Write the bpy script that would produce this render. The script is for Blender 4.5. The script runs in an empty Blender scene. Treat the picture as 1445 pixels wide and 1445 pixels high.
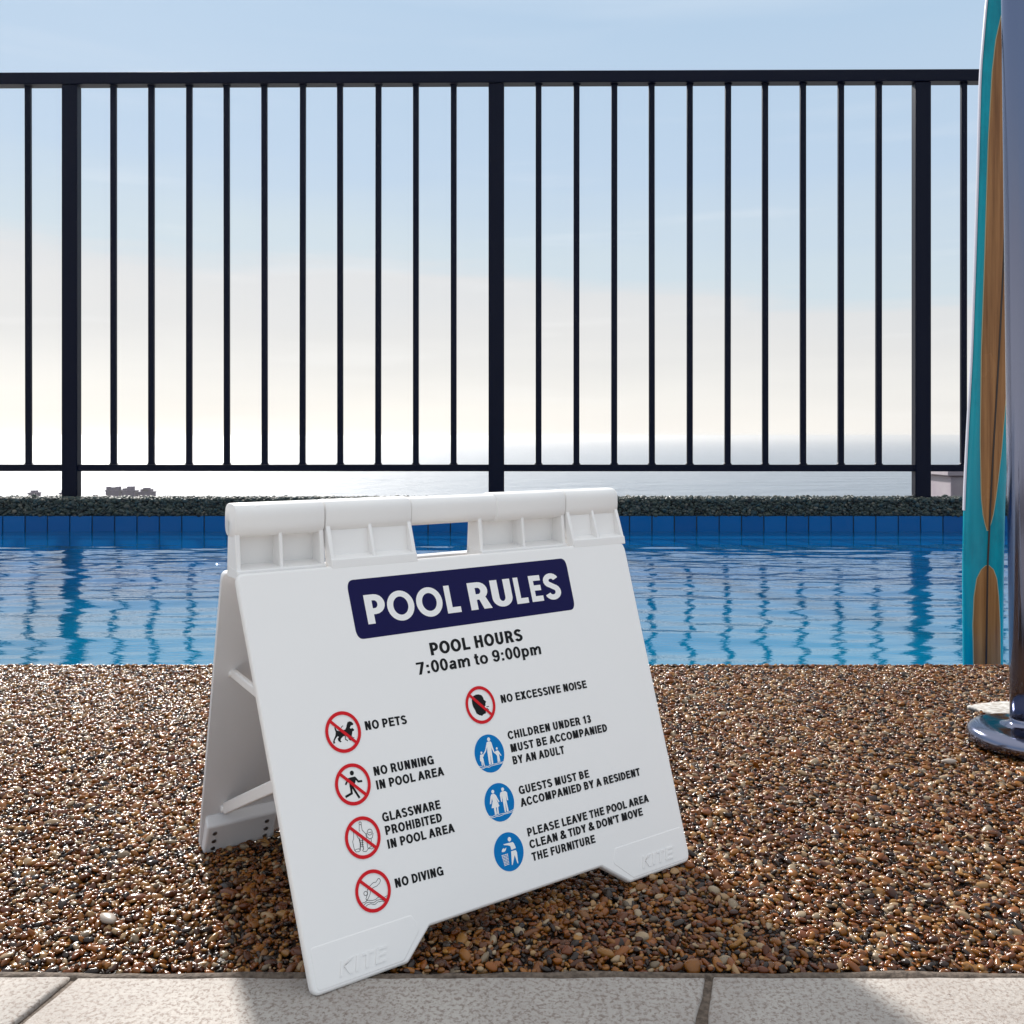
import bpy, bmesh, math, random
import numpy as np
from mathutils import Vector, Matrix
R = math.radians
random.seed(7)
rng = np.random.default_rng(11)
S = bpy.context.scene
COL = S.collection

# ------------------------------------------------------------------ camera
FPX, CX, HY, CAMZ = 1300.0, 722.5, 615.0, 0.30      # focal length in photo pixels, horizon row
cam = bpy.data.cameras.new('camera')
cam.sensor_width = 36.0
cam.lens = 36.0 * FPX / 1445.0
cam.shift_y = -(722.5 - HY) / 1445.0
cam.clip_start = 0.02
cam.clip_end = 120000.0
camo = bpy.data.objects.new('camera', cam)
camo.location = (0, 0, CAMZ)
camo.rotation_euler = (R(90), 0, 0)
COL.objects.link(camo)
S.camera = camo

# ------------------------------------------------------------------ sun and sky
SUN_EL, SUN_AZ = 34.0, -24.0                          # azimuth from the view direction, negative = left
sun = bpy.data.lights.new('sun', 'SUN')
sun.energy = 4.4
sun.angle = R(3.6)
sun.color = (1.0, 0.95, 0.89)
suno = bpy.data.objects.new('sun', sun)
sd = Vector((math.sin(R(SUN_AZ)) * math.cos(R(SUN_EL)), math.cos(R(SUN_AZ)) * math.cos(R(SUN_EL)), math.sin(R(SUN_EL))))
suno.rotation_euler = sd.to_track_quat('Z', 'Y').to_euler()
suno.location = sd * 50
COL.objects.link(suno)

world = bpy.data.worlds.new('World')
S.world = world
world.use_nodes = True
nt = world.node_tree
bg = nt.nodes['Background']
sky = nt.nodes.new('ShaderNodeTexSky')
sky.sky_type = 'NISHITA'
sky.sun_disc = False
sky.sun_elevation = R(SUN_EL)
sky.sun_rotation = R(SUN_AZ)
sky.altitude = 40
sky.air_density = 1.0
sky.dust_density = 1.6
sky.ozone_density = 1.0
bg.inputs['Strength'].default_value = 0.12
geo = nt.nodes.new('ShaderNodeTexCoord')
sep = nt.nodes.new('ShaderNodeSeparateXYZ')
nt.links.new(geo.outputs['Generated'], sep.inputs[0])
# thin high cloud veil, stretched along the horizon
mp = nt.nodes.new('ShaderNodeMapping')
mp.inputs['Scale'].default_value = (1.6, 1.6, 13.0)
nt.links.new(geo.outputs['Generated'], mp.inputs[0])
no = nt.nodes.new('ShaderNodeTexNoise')
no.inputs['Scale'].default_value = 1.7
no.inputs['Detail'].default_value = 5.0
no.inputs['Roughness'].default_value = 0.5
nt.links.new(mp.outputs[0], no.inputs['Vector'])
def wmath(op, a, b=None, c=None, clamp=False):
    n = nt.nodes.new('ShaderNodeMath'); n.operation = op; n.use_clamp = clamp
    for i, v in enumerate((a, b, c)):
        if v is None: continue
        if isinstance(v, (int, float)): n.inputs[i].default_value = v
        else: nt.links.new(v, n.inputs[i])
    return n.outputs[0]
def wmix(f, a, b, mode='MIX'):
    n = nt.nodes.new('ShaderNodeMix'); n.data_type = 'RGBA'; n.blend_type = mode
    for sck, v in ((n.inputs[0], f), (n.inputs[6], a), (n.inputs[7], b)):
        if isinstance(v, (int, float)): sck.default_value = v
        elif isinstance(v, tuple): sck.default_value = (*v, 1)
        else: nt.links.new(v, sck)
    return n.outputs[2]
# elevation ramp: cream haze at the horizon, pale blue above, brightened overhead out of view to light the sign; the haze bank's upper edge slopes down to the right
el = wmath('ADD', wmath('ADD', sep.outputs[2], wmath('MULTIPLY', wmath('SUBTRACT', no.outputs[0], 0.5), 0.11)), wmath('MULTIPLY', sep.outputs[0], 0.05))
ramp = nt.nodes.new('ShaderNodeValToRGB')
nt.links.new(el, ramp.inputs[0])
cr = ramp.color_ramp
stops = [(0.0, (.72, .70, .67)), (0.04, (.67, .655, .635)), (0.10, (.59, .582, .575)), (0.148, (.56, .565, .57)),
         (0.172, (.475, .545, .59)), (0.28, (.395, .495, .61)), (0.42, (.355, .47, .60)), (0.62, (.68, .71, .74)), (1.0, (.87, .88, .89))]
while len(cr.elements) < len(stops): cr.elements.new(0.5)
for e, (p, c) in zip(cr.elements, stops): e.position = p; e.color = (*c, 1)
# faint streaks of high cloud
mp2 = nt.nodes.new('ShaderNodeMapping'); mp2.inputs['Scale'].default_value = (2.4, 2.4, 26.0); mp2.inputs['Rotation'].default_value = (0, R(2), 0)
nt.links.new(geo.outputs['Generated'], mp2.inputs[0])
no2 = nt.nodes.new('ShaderNodeTexNoise'); no2.inputs['Scale'].default_value = 1.3; no2.inputs['Detail'].default_value = 6.0
nt.links.new(mp2.outputs[0], no2.inputs['Vector'])
streak = nt.nodes.new('ShaderNodeMapRange'); streak.inputs[1].default_value = .58; streak.inputs[2].default_value = .74; streak.inputs[3].default_value = 0; streak.inputs[4].default_value = .25
nt.links.new(no2.outputs[0], streak.inputs[0])
lowband = nt.nodes.new('ShaderNodeMapRange'); lowband.inputs[1].default_value = .20; lowband.inputs[2].default_value = .32; lowband.inputs[3].default_value = 1; lowband.inputs[4].default_value = .25
nt.links.new(sep.outputs[2], lowband.inputs[0])
skycol = wmix(wmath('MULTIPLY', streak.outputs[0], lowband.outputs[0]), ramp.outputs[0], (.76, .755, .75))
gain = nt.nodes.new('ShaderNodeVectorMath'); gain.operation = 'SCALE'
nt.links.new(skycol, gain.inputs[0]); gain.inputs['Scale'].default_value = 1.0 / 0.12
sky.dust_density = 0.4
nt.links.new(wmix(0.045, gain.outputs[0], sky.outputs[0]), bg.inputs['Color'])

S.view_settings.view_transform = 'Standard'
S.view_settings.look = 'None'
S.view_settings.exposure = 0.42
S.view_settings.gamma = 1.0

# ------------------------------------------------------------------ materials
def mat(name, color=(.5, .5, .5), rough=.5, metal=0.0, ior=None, coat=0.0):
    m = bpy.data.materials.new(name); m.use_nodes = True
    b = m.node_tree.nodes['Principled BSDF']
    b.inputs['Base Color'].default_value = (*color, 1)
    b.inputs['Roughness'].default_value = rough
    b.inputs['Metallic'].default_value = metal
    if ior: b.inputs['IOR'].default_value = ior
    if coat: b.inputs['Coat Weight'].default_value = coat
    return m
class NG:
    """small helper to wire shader nodes"""
    def __init__(s, m): s.t = m.node_tree; s.b = s.t.nodes['Principled BSDF']
    def n(s, typ, **kw):
        x = s.t.nodes.new(typ)
        for k, v in kw.items(): setattr(x, k, v)
        return x
    def l(s, a, b): s.t.links.new(a, b)
    def coord(s, scale=(1, 1, 1), loc=(0, 0, 0)):
        c = s.n('ShaderNodeTexCoord'); m = s.n('ShaderNodeMapping')
        m.inputs['Scale'].default_value = scale; m.inputs['Location'].default_value = loc
        s.l(c.outputs['Object'], m.inputs[0]); return m.outputs[0]
    def noise(s, scale, vec=None, detail=4, rough=.55):
        x = s.n('ShaderNodeTexNoise'); x.inputs['Scale'].default_value = scale
        x.inputs['Detail'].default_value = detail; x.inputs['Roughness'].default_value = rough
        s.l(vec if vec is not None else s.coord(), x.inputs['Vector']); return x.outputs[0]
    def ramp(s, fac, stops, interp='LINEAR'):
        r = s.n('ShaderNodeValToRGB'); r.color_ramp.interpolation = interp
        while len(r.color_ramp.elements) < len(stops): r.color_ramp.elements.new(.5)
        for e, (p, c) in zip(r.color_ramp.elements, stops): e.position = p; e.color = (*c, 1)
        s.l(fac, r.inputs[0]); return r.outputs[0]
    def mul(s, a, k):
        x = s.n('ShaderNodeMath', operation='MULTIPLY'); s.l(a, x.inputs[0])
        if isinstance(k, (int, float)): x.inputs[1].default_value = k
        else: s.l(k, x.inputs[1])
        return x.outputs[0]
    def add(s, a, b):
        x = s.n('ShaderNodeMath', operation='ADD'); s.l(a, x.inputs[0])
        if isinstance(b, (int, float)): x.inputs[1].default_value = b
        else: s.l(b, x.inputs[1])
        return x.outputs[0]
    def mix(s, f, a, b, mode='MIX'):
        x = s.n('ShaderNodeMix', data_type='RGBA', blend_type=mode)
        for sk, v in ((x.inputs[0], f), (x.inputs[6], a), (x.inputs[7], b)):
            if isinstance(v, (int, float)): sk.default_value = v
            elif isinstance(v, tuple): sk.default_value = (*v, 1)
            else: s.l(v, sk)
        return x.outputs[2]
    def bump(s, height, strength, dist, normal=None):
        x = s.n('ShaderNodeBump'); x.inputs['Strength'].default_value = strength; x.inputs['Distance'].default_value = dist
        s.l(height, x.inputs['Height'])
        if normal is not None: s.l(normal, x.inputs['Normal'])
        s.l(x.outputs[0], s.b.inputs['Normal']); return x.outputs[0]
    def col(s, c): s.l(c, s.b.inputs['Base Color'])
    def rough(s, c): s.l(c, s.b.inputs['Roughness'])

M = {}
# moulded white plastic of the sign
M['plastic'] = mat('white_plastic', (.86, .855, .86), .32)
g = NG(M['plastic']); g.bump(g.noise(900, detail=2), .06, .0002)
g.col(g.mix(g.noise(25, detail=5), (.905, .885, .865), (.885, .865, .845)))
M['plastic_rough'] = mat('white_plastic_textured', (.74, .74, .755), .55)
g = NG(M['plastic_rough']); g.bump(g.noise(1600, detail=2), .35, .0003)
M['navy'] = mat('navy_print', (.007, .006, .062), .35)
M['ink'] = mat('black_print', (.012, .012, .013), .4)
M['red'] = mat('red_print', (.66, .014, .022), .4)
M['blue'] = mat('blue_print', (.0, .18, .50), .4)
M['white_ink'] = mat('white_print', (.88, .865, .85), .4)
for k_ in ('navy', 'ink', 'red', 'blue'): M[k_].node_tree.nodes['Principled BSDF'].inputs['Specular IOR Level'].default_value = .12
M['screw'] = mat('screw_metal', (.30, .30, .31), .35, 1.0)

M['fence'] = mat('fence_paint', (.0015, .003, .014), .40)
M['fence'].node_tree.nodes['Principled BSDF'].inputs['Specular IOR Level'].default_value = .14
g = NG(M['fence']); g.bump(g.noise(260, detail=3), .12, .0006)

M['steel'] = mat('polished_steel', (.19, .205, .285), .05, 1.0)
g = NG(M['steel']); v = g.coord((90, 90, 2)); g.rough(g.ramp(g.noise(1.0, v), [(.3, (.06,)*3), (.7, (.2,)*3)])); g.bump(g.noise(1.0, v), .03, .0004)

# pebbles: colour from the per-pebble attribute
def pebble_mat(name, dark=1.0):
    m = mat(name, (.2, .1, .05), .16, ior=1.45, coat=.0)
    m.node_tree.nodes['Principled BSDF'].inputs['Coat Roughness'].default_value = .07
    g = NG(m); a = g.n('ShaderNodeAttribute', attribute_name='tint', attribute_type='INSTANCER')
    k = dark
    k = dark * .47
    st = [(0, (.010, .005, .003)), (.12, (.035, .009, .002)), (.24, (.26, .055, .003)), (.36, (.55, .16, .008)), (.47, (.09, .020, .002)), (.58, (.62, .22, .02)),
          (.68, (.22, .055, .005)), (.80, (.72, .33, .06)), (.93, (.80, .60, .38)), (1, (.03, .013, .008))]
    c = g.ramp(a.outputs['Fac'], [(p, tuple(x * k for x in cc)) for p, cc in st])
    n1 = g.noise(420, detail=4)
    g.col(g.mix(g.mul(n1, .25), c, (.03, .012, .005)))
    g.rough(g.ramp(g.noise(700), [(.3, (.13,)*3), (.75, (.27,)*3)]))
    g.bump(g.noise(1300, detail=3), .25, .0002)
    return m
M['pebble'] = pebble_mat('wet_pebble')
M['matrix'] = mat('pebble_binder', (.03, .016, .01), .45)
g = NG(M['matrix']); n1 = g.noise(350); g.col(g.ramp(n1, [(.3, (.004, .002, .0015)), (.75, (.035, .015, .006))])); g.bump(n1, .9, .002)
M['pebble_far'] = mat('algae_pebble', (.05, .05, .035), .5)
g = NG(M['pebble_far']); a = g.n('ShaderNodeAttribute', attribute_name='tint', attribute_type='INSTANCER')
g.col(g.ramp(a.outputs['Fac'], [(0, (.006, .008, .008)), (.3, (.018, .032, .030)), (.6, (.042, .055, .040)), (.85, (.010, .040, .050)), (1, (.13, .12, .09))]))  # dark blue-green coping pebbles with algae

M['slab'] = mat('concrete_slab', (.5, .49, .47), .75)
g = NG(M['slab'])
v = g.coord(); n1 = g.noise(14, v, 6, .6); n2 = g.noise(420, v, 5, .65); n3 = g.noise(120, v, 6, .7)
n4 = g.noise(900, v, 3, .6); n5 = g.noise(400, v, 5, .7)
c = g.mix(g.ramp(n1, [(.35, (0,)*3), (.65, (1,)*3)]), (.35, .32, .295), (.45, .42, .385))
c = g.mix(g.ramp(n5, [(.49, (0,)*3), (.60, (.9,)*3)]), c, (.20, .155, .13))
c = g.mix(g.ramp(n2, [(.50, (0,)*3), (.66, (.5,)*3)]), c, (.28, .23, .20))
n6 = g.noise(4.5, v, 6, .65); c = g.mix(g.ramp(n6, [(.48, (0,)*3), (.66, (.5,)*3)]), c, (.27, .23, .20))
c = g.mix(g.ramp(n3, [(.64, (0,)*3), (.70, (.9,)*3)]), c, (.10, .06, .045))
g.col(c)
g.bump(g.add(g.mul(n2, .6), g.mul(n3, .8)), .55, .0016)
M['mortar'] = mat('brown_mortar', (.10, .075, .055), .85)
g = NG(M['mortar']); n1 = g.noise(300, detail=6); g.col(g.ramp(n1, [(.3, (.05, .035, .025)), (.7, (.17, .13, .10))])); g.bump(n1, .8, .002)
M['patch'] = mat('pale_mortar', (.45, .42, .38), .6)
g = NG(M['patch']); n1 = g.noise(160, detail=6); g.col(g.ramp(n1, [(.35, (.30, .26, .22)), (.6, (.55, .53, .50))])); g.bump(n1, .6, .002)

M['tile'] = mat('glazed_blue_tile', (.0, .13, .36), .22)
g = NG(M['tile']); oi = g.n('ShaderNodeObjectInfo'); g.col(g.mix(oi.outputs['Random'], (.0, .085, .29), (.0, .115, .36)))
M['tile'].node_tree.nodes['Principled BSDF'].inputs['Specular IOR Level'].default_value = .2
M['grout'] = mat('dark_grout', (.02, .05, .06), .8)
M['render_wall'] = mat('pale_render', (.42, .38, .42), .8)
g = NG(M['render_wall']); g.col(g.ramp(g.noise(8), [(.3, (.36, .31, .36)), (.7, (.46, .42, .45))]))
M['building'] = mat('hazy_building', (.045, .028, .085), .9)
M['building_roof'] = mat('hazy_roof', (.035, .022, .07), .9)
M['window_glass'] = mat('dark_window', (.02, .015, .05), .4)
M['far_foliage'] = mat('far_foliage', (.035, .03, .055), .9)
M['shrub'] = mat('dry_shrub', (.06, .05, .04), .7)
M['trunk'] = mat('bark', (.07, .05, .04), .8)
M['land'] = mat('rocky_ground', (.05, .04, .045), .9)
g = NG(M['land']); g.col(g.ramp(g.noise(.05, detail=8), [(.3, (.03, .026, .03)), (.7, (.08, .062, .062))]))

# sea
M['sea'] = mat('sea_water', (.05, .09, .13), .50, ior=1.5)
g = NG(M['sea'])
v = g.coord((.012, .035, 1)); n1 = g.noise(1.0, v, 8, .62)
v2 = g.coord((.002, .006, 1)); n2 = g.noise(1.0, v2, 4, .5)
g.col(g.mix(n2, (.10, .15, .21), (.17, .21, .26)))
g.bump(n1, 1.0, 16.0)
# pool water
M['water'] = mat('pool_water', (.0, .10, .22), .02, ior=2.0)
g = NG(M['water'])
v = g.coord((1, 1, 1)); big = g.noise(1.3, v, 3)
tcw = g.n('ShaderNodeTexCoord'); spw = g.n('ShaderNodeSeparateXYZ'); g.l(tcw.outputs['Object'], spw.inputs[0])
dm = g.n('ShaderNodeMapRange'); dm.inputs[1].default_value = 1.4; dm.inputs[2].default_value = 3.4; g.l(g.add(spw.outputs[1], g.mul(big, .8)), dm.inputs[0])
g.col(g.mix(dm.outputs[0], (.0, .225, .37), (.0, .075, .215)))      # body colour grades darker and bluer towards the far side
v1 = g.coord((9, 30, 1)); r1 = g.noise(1.0, v1, 3, .5)
v3 = g.coord((40, 130, 1), (3, 1, 0)); r2 = g.noise(1.0, v3, 2, .5)
tc_ = g.n('ShaderNodeTexCoord'); sp_ = g.n('ShaderNodeSeparateXYZ'); g.l(tc_.outputs['Object'], sp_.inputs[0])
cm = g.n('ShaderNodeMapRange'); cm.inputs[1].default_value = 3.55; cm.inputs[2].default_value = 3.95; cm.inputs[3].default_value = 1; cm.inputs[4].default_value = .08
g.l(sp_.outputs[1], cm.inputs[0])
g.bump(g.mul(g.add(r1, g.mul(r2, .42)), cm.outputs[0]), 1.0, .0008)

# painted timber
M['turquoise'] = mat('turquoise_gloss', (.0, .27, .36), .16, ior=1.38)
g = NG(M['turquoise']); v = g.coord((60, 60, 2.5)); vg = g.coord((14, 14, 5), (2, 0, 1)); g.col(g.mix(g.ramp(g.noise(1.0, vg, 5, .7), [(.50, (0,)*3), (.72, (.75,)*3)]), g.ramp(g.noise(1.0, v, 5), [(.3, (.0, .22, .31)), (.7, (.0, .38, .46))]), (.0, .13, .19))); g.bump(g.noise(1.0, v, 5), .05, .001)
M['timber'] = mat('varnished_timber', (.25, .13, .06), .25, ior=1.35)
g = NG(M['timber']); v = g.coord((140, 140, 4)); n1 = g.noise(1.0, v, 6, .6); v2 = g.coord((20, 20, 6)); n2 = g.noise(1.0, v2, 3)
g.col(g.mix(n2, g.ramp(n1, [(.3, (.12, .045, .014)), (.7, (.34, .155, .055))]), g.ramp(n1, [(.3, (.20, .08, .026)), (.7, (.48, .24, .09))]))); g.bump(n1, .12, .001); g.rough(g.ramp(n2, [(.3, (.12,)*3), (.7, (.32,)*3)]))
M['stringer'] = mat('dark_groove', (.03, .016, .010), .4)
M['edge'] = mat('pale_edge', (.62, .60, .66), .25)
M['gold_line'] = mat('resin_line', (.45, .40, .22), .3)

# ------------------------------------------------------------------ object helpers
def tag(o, label=None, cat=None, group=None, kind=None):
    for k, v in (('label', label), ('category', cat), ('group', group), ('kind', kind)):
        if v: o[k] = v
    return o
def empty(name, loc, label, cat, group=None):
    o = bpy.data.objects.new(name, None); o.location = loc; o.empty_display_size = .1
    COL.objects.link(o); return tag(o, label, cat, group)
def wpos(o):
    p = Vector((0, 0, 0))
    while o is not None: p += o.location; o = o.parent
    return p
def mesh_obj(name, verts, faces, m, parent=None, smooth=False, mats=None, fm=None):
    """world-space vertices; the object's origin stays at its parent's base"""
    off = wpos(parent) if parent is not None else Vector((0, 0, 0))
    me = bpy.data.meshes.new(name)
    me.from_pydata([(v[0] - off.x, v[1] - off.y, v[2] - off.z) for v in verts], [], [tuple(f) for f in faces])
    for x in (mats or [m]):
        if x: me.materials.append(x)
    if smooth: me.polygons.foreach_set('use_smooth', [True] * len(me.polygons))
    if fm: me.polygons.foreach_set('material_index', fm)
    me.update()
    o = bpy.data.objects.new(name, me); COL.objects.link(o)
    if parent is not None: o.parent = parent
    return o
def fix_normals(o):
    bm = bmesh.new(); bm.from_mesh(o.data); bmesh.ops.recalc_face_normals(bm, faces=bm.faces); bm.to_mesh(o.data); bm.free(); return o
class Geo:
    def __init__(s): s.v = []; s.f = []
    def add(s, vs, fs):
        b = len(s.v); s.v += [tuple(x) for x in vs]; s.f += [tuple(i + b for i in f) for f in fs]; return s
    def box(s, x0, x1, y0, y1, z0, z1, T=None):
        vs = [(x, y, z) for x in (x0, x1) for y in (y0, y1) for z in (z0, z1)]
        if T: vs = [T(*p) for p in vs]
        return s.add(vs, [(0, 1, 3, 2), (4, 6, 7, 5), (0, 4, 5, 1), (2, 3, 7, 6), (0, 2, 6, 4), (1, 5, 7, 3)])
    def bar(s, p, q, w, d, side=None):
        """rectangular bar from p to q; w along side, d across"""
        p, q = Vector(p), Vector(q); ax = (q - p).normalized()
        sd_ = Vector(side) if side else Vector((1, 0, 0)); sd_ = (sd_ - ax * sd_.dot(ax)).normalized(); t = ax.cross(sd_)
        vs = [c + sd_ * (a * w / 2) + t * (b * d / 2) for c in (p, q) for a in (-1, 1) for b in (-1, 1)]
        return s.add(vs, [(0, 1, 3, 2), (4, 6, 7, 5), (0, 4, 5, 1), (2, 3, 7, 6), (0, 2, 6, 4), (1, 5, 7, 3)])
    def rings(s, rings, close=True, caps=True):
        b = len(s.v); n = len(rings[0])
        for r in rings: s.v += [tuple(p) for p in r]
        for i in range(len(rings) - 1):
            for j in range(n if close else n - 1):
                k = (j + 1) % n
                s.f.append((b + i * n + j, b + i * n + k, b + (i + 1) * n + k, b + (i + 1) * n + j))
        if caps:
            s.f.append(tuple(b + j for j in range(n))[::-1]); s.f.append(tuple(b + (len(rings) - 1) * n + j for j in range(n)))
        return s
    def build(s, name, m, parent=None, smooth=False, bevel=0, seg=2):
        o = fix_normals(mesh_obj(name, s.v, s.f, m, parent, smooth))
        if bevel:
            md = o.modifiers.new('bevel', 'BEVEL'); md.width = bevel; md.segments = seg; md.limit_method = 'ANGLE'; md.angle_limit = R(35)
            md.harden_normals = False
            o.data.polygons.foreach_set('use_smooth', [True] * len(o.data.polygons))
            if hasattr(o.data, 'set_sharp_from_angle'): o.data.set_sharp_from_angle(angle=R(50))
        return o
def clone(o, parent):
    c = o.copy(); COL.objects.link(c); c.parent = parent; return c

# ------------------------------------------------------------------ the setting: sea, land, deck, pool
def plane(name, x0, x1, y0, y1, z, m, nx=1, ny=1, kind='structure', fz=None):
    xs = np.linspace(x0, x1, nx + 1); ys = np.linspace(y0, y1, ny + 1)
    X, Y = np.meshgrid(xs, ys); Z = np.full_like(X, z) if fz is None else z + fz(X, Y)
    V = np.stack([X.ravel(), Y.ravel(), Z.ravel()], 1)
    i = np.arange(ny)[:, None] * (nx + 1) + np.arange(nx)[None, :]
    F = np.stack([i, i + 1, i + nx + 2, i + nx + 1], -1).reshape(-1, 4)
    me = bpy.data.meshes.new(name); me.from_pydata(V.tolist(), [], F.tolist()); me.materials.append(m)
    me.polygons.foreach_set('use_smooth', [True] * len(me.polygons)); me.update()
    o = bpy.data.objects.new(name, me); COL.objects.link(o); o['kind'] = kind
    return o
plane('sea', -23000, 23000, 150, 25000, -40, M['sea'])
DECK0, DECK1 = 0.5166, 1.211
POOLF = 4.43
WATER = -0.16
plane('ground', -60, 60, -60, 12, -6.0, M['land'])
# deck body under the pebbles and slabs
gd = Geo().box(-2.6, 2.6, DECK0 - .004, DECK1 - .006, -.9, -.0052); o = gd.build('deck_base', M['matrix']); o['kind'] = 'structure'
gd = Geo().box(-2.6, 2.6, -2.2, DECK0 - .004, -.9, -.0022); o = gd.build('pavement_bed', M['mortar']); o['kind'] = 'structure'
# mortar lip between slabs and pebbles
nl = 400; xs = np.linspace(-2.6, 2.6, nl); up_ = .0012 * np.sin(xs * 37) + .0007 * rng.standard_normal(nl)
V = []; F = []
for i in range(nl):
    V += [(xs[i], .5105 + up_[i] * .5, -.0035), (xs[i], .5125 + up_[i], -.0008), (xs[i], .5160 + up_[i] * .9, -.0006), (xs[i], .5190 + up_[i], -.0030)]
for i in range(nl - 1):
    for j in range(3): F.append((i * 4 + j, i * 4 + 4 + j, i * 4 + 5 + j, i * 4 + 1 + j))
lip = mesh_obj('mortar_strip', V, F, M['mortar'], smooth=True); lip['kind'] = 'structure'
# concrete slabs (parts of the pavement bed)
bed = bpy.data.objects['pavement_bed']
def slab(x0, x1, y0, y1, sk0=0.0, sk1=0.0):
    """sk: sideways drift of the left / right joint from the near to the far edge"""
    g_ = 0.0020; n = 22
    pts = []
    def side(a, b):
        for i in range(n):
            t = i / n; x = a[0] + (b[0] - a[0]) * t; y = a[1] + (b[1] - a[1]) * t
            pts.append((x + random.gauss(0, .00035), y + random.gauss(0, .00035)))
    c = [(x0 + g_, y0 + g_), (x1 - g_, y0 + g_), (x1 + sk1 - g_, y1 - g_), (x0 + sk0 + g_, y1 - g_)]
    for k in range(4): side(c[k], c[(k + 1) % 4])
    cx_ = sum(p[0] for p in pts) / len(pts); cy_ = sum(p[1] for p in pts) / len(pts); m_ = len(pts)
    def ring(inset, z):
        r = []
        for (x, y) in pts:
            dx = min(max(cx_ - x, -inset * 1e9), 1e9)
            sx = 1 - inset / ((x1 - x0) / 2); sy = 1 - inset / ((y1 - y0) / 2)
            r.append((cx_ + (x - cx_) * sx, cy_ + (y - cy_) * sy, z))
        return r
    zt = random.uniform(-.0004, .0004)
    G = Geo().rings([ring(0, -.0068), ring(0, -.0014 + zt), ring(.0007, -.0005 + zt), ring(.0018, zt)], caps=True)
    o = G.build('slab', M['slab'], bed, smooth=True); return o
J = [-1.31, -.955, -.600, -.2536, .0939, .450, .805, 1.16]
JS = [.0, .004, .006, .0105, .0155, .006, .0, .003]
for r_ in range(3):
    y1 = .5135 - r_ * .356; y0 = y1 - .352
    for k in range(len(J) - 1):
        sh = 0 if r_ == 0 else .12 * r_
        a0, a1 = (JS[k], JS[k + 1]) if r_ == 0 else (0, 0)
        # joints measured at the bottom edge of the picture (y = .47), extended to the slab's near edge
        k0 = a0 * (.352 / .045) if r_ == 0 else 0; k1 = a1 * (.352 / .045) if r_ == 0 else 0
        kk0 = min(k0, .09); kk1 = min(k1, .125)
        slab(J[k] + sh - kk0 + a0, J[k + 1] + sh - kk1 + a1, y0, y1, kk0, kk1)

# pebble prototypes and scattering with geometry nodes
def protos(name, m):
    c = bpy.data.collections.new(name)
    for k in range(7):
        bm = bmesh.new(); bmesh.ops.create_icosphere(bm, subdivisions=2, radius=1)
        a, b_, ph = random.uniform(.1, .22), random.uniform(.05, .14), random.uniform(0, 6)
        for v in bm.verts:
            p = v.co; s_ = 1 + a * math.sin(2.1 * p.x + ph) * math.cos(1.7 * p.y + ph) + b_ * math.sin(3.7 * p.y + 2 * p.z + ph * 2)
            p = p * s_; p.z *= (.85 if p.z > 0 else 1); v.co = p
        me = bpy.data.meshes.new('pebble_shape'); bm.to_mesh(me); bm.free(); me.materials.append(m)
        me.polygons.foreach_set('use_smooth', [True] * len(me.polygons))
        o = bpy.data.objects.new('pebble_shape', me); c.objects.link(o)
    return c
def scatter(name, P, rot, scl, tint, protoc, host_kind='stuff'):
    me = bpy.data.meshes.new(name); n = len(P)
    me.vertices.add(n); me.vertices.foreach_set('co', np.ascontiguousarray(P, dtype=np.float32).ravel())
    for nm, arr in (('prot', rot), ('pscl', scl)):
        at = me.attributes.new(nm, 'FLOAT_VECTOR', 'POINT'); at.data.foreach_set('vector', np.ascontiguousarray(arr, dtype=np.float32).ravel())
    at = me.attributes.new('tint', 'FLOAT', 'POINT'); at.data.foreach_set('value', np.ascontiguousarray(tint, dtype=np.float32))
    at = me.attributes.new('pick', 'INT', 'POINT'); at.data.foreach_set('value', rng.integers(0, 7, n).astype(np.int32))
    o = bpy.data.objects.new(name, me); COL.objects.link(o); o['kind'] = host_kind
    ng = bpy.data.node_groups.new(name + '_nodes', 'GeometryNodeTree')
    ng.interface.new_socket('Geometry', in_out='INPUT', socket_type='NodeSocketGeometry')
    ng.interface.new_socket('Geometry', in_out='OUTPUT', socket_type='NodeSocketGeometry')
    gi = ng.nodes.new('NodeGroupInput'); go = ng.nodes.new('NodeGroupOutput')
    ip = ng.nodes.new('GeometryNodeInstanceOnPoints'); ci = ng.nodes.new('GeometryNodeCollectionInfo')
    ci.inputs['Collection'].default_value = protoc; ci.inputs['Separate Children'].default_value = True; ci.inputs['Reset Children'].default_value = True
    def attr(nm, dt):
        a = ng.nodes.new('GeometryNodeInputNamedAttribute'); a.data_type = dt; a.inputs['Name'].default_value = nm
        return next(s_ for s_ in a.outputs if s_.enabled and s_.name == 'Attribute')
    mp_ = ng.nodes.new('GeometryNodeMeshToPoints')
    L = ng.links.new
    L(gi.outputs[0], mp_.inputs['Mesh']); L(mp_.outputs['Points'], ip.inputs['Points'])
    L(ci.outputs[0], ip.inputs['Instance']); ip.inputs['Pick Instance'].default_value = True
    L(attr('pick', 'INT'), ip.inputs['Instance Index'])
    e2r = ng.nodes.new('FunctionNodeEulerToRotation'); L(attr('prot', 'FLOAT_VECTOR'), e2r.inputs[0]); L(e2r.outputs[0], ip.inputs['Rotation'])
    L(attr('pscl', 'FLOAT_VECTOR'), ip.inputs['Scale']); L(ip.outputs[0], go.inputs[0])
    md = o.modifiers.new('scatter', 'NODES'); md.node_group = ng
    return o
pc = protos('pebble_shapes', M['pebble'])
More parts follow.
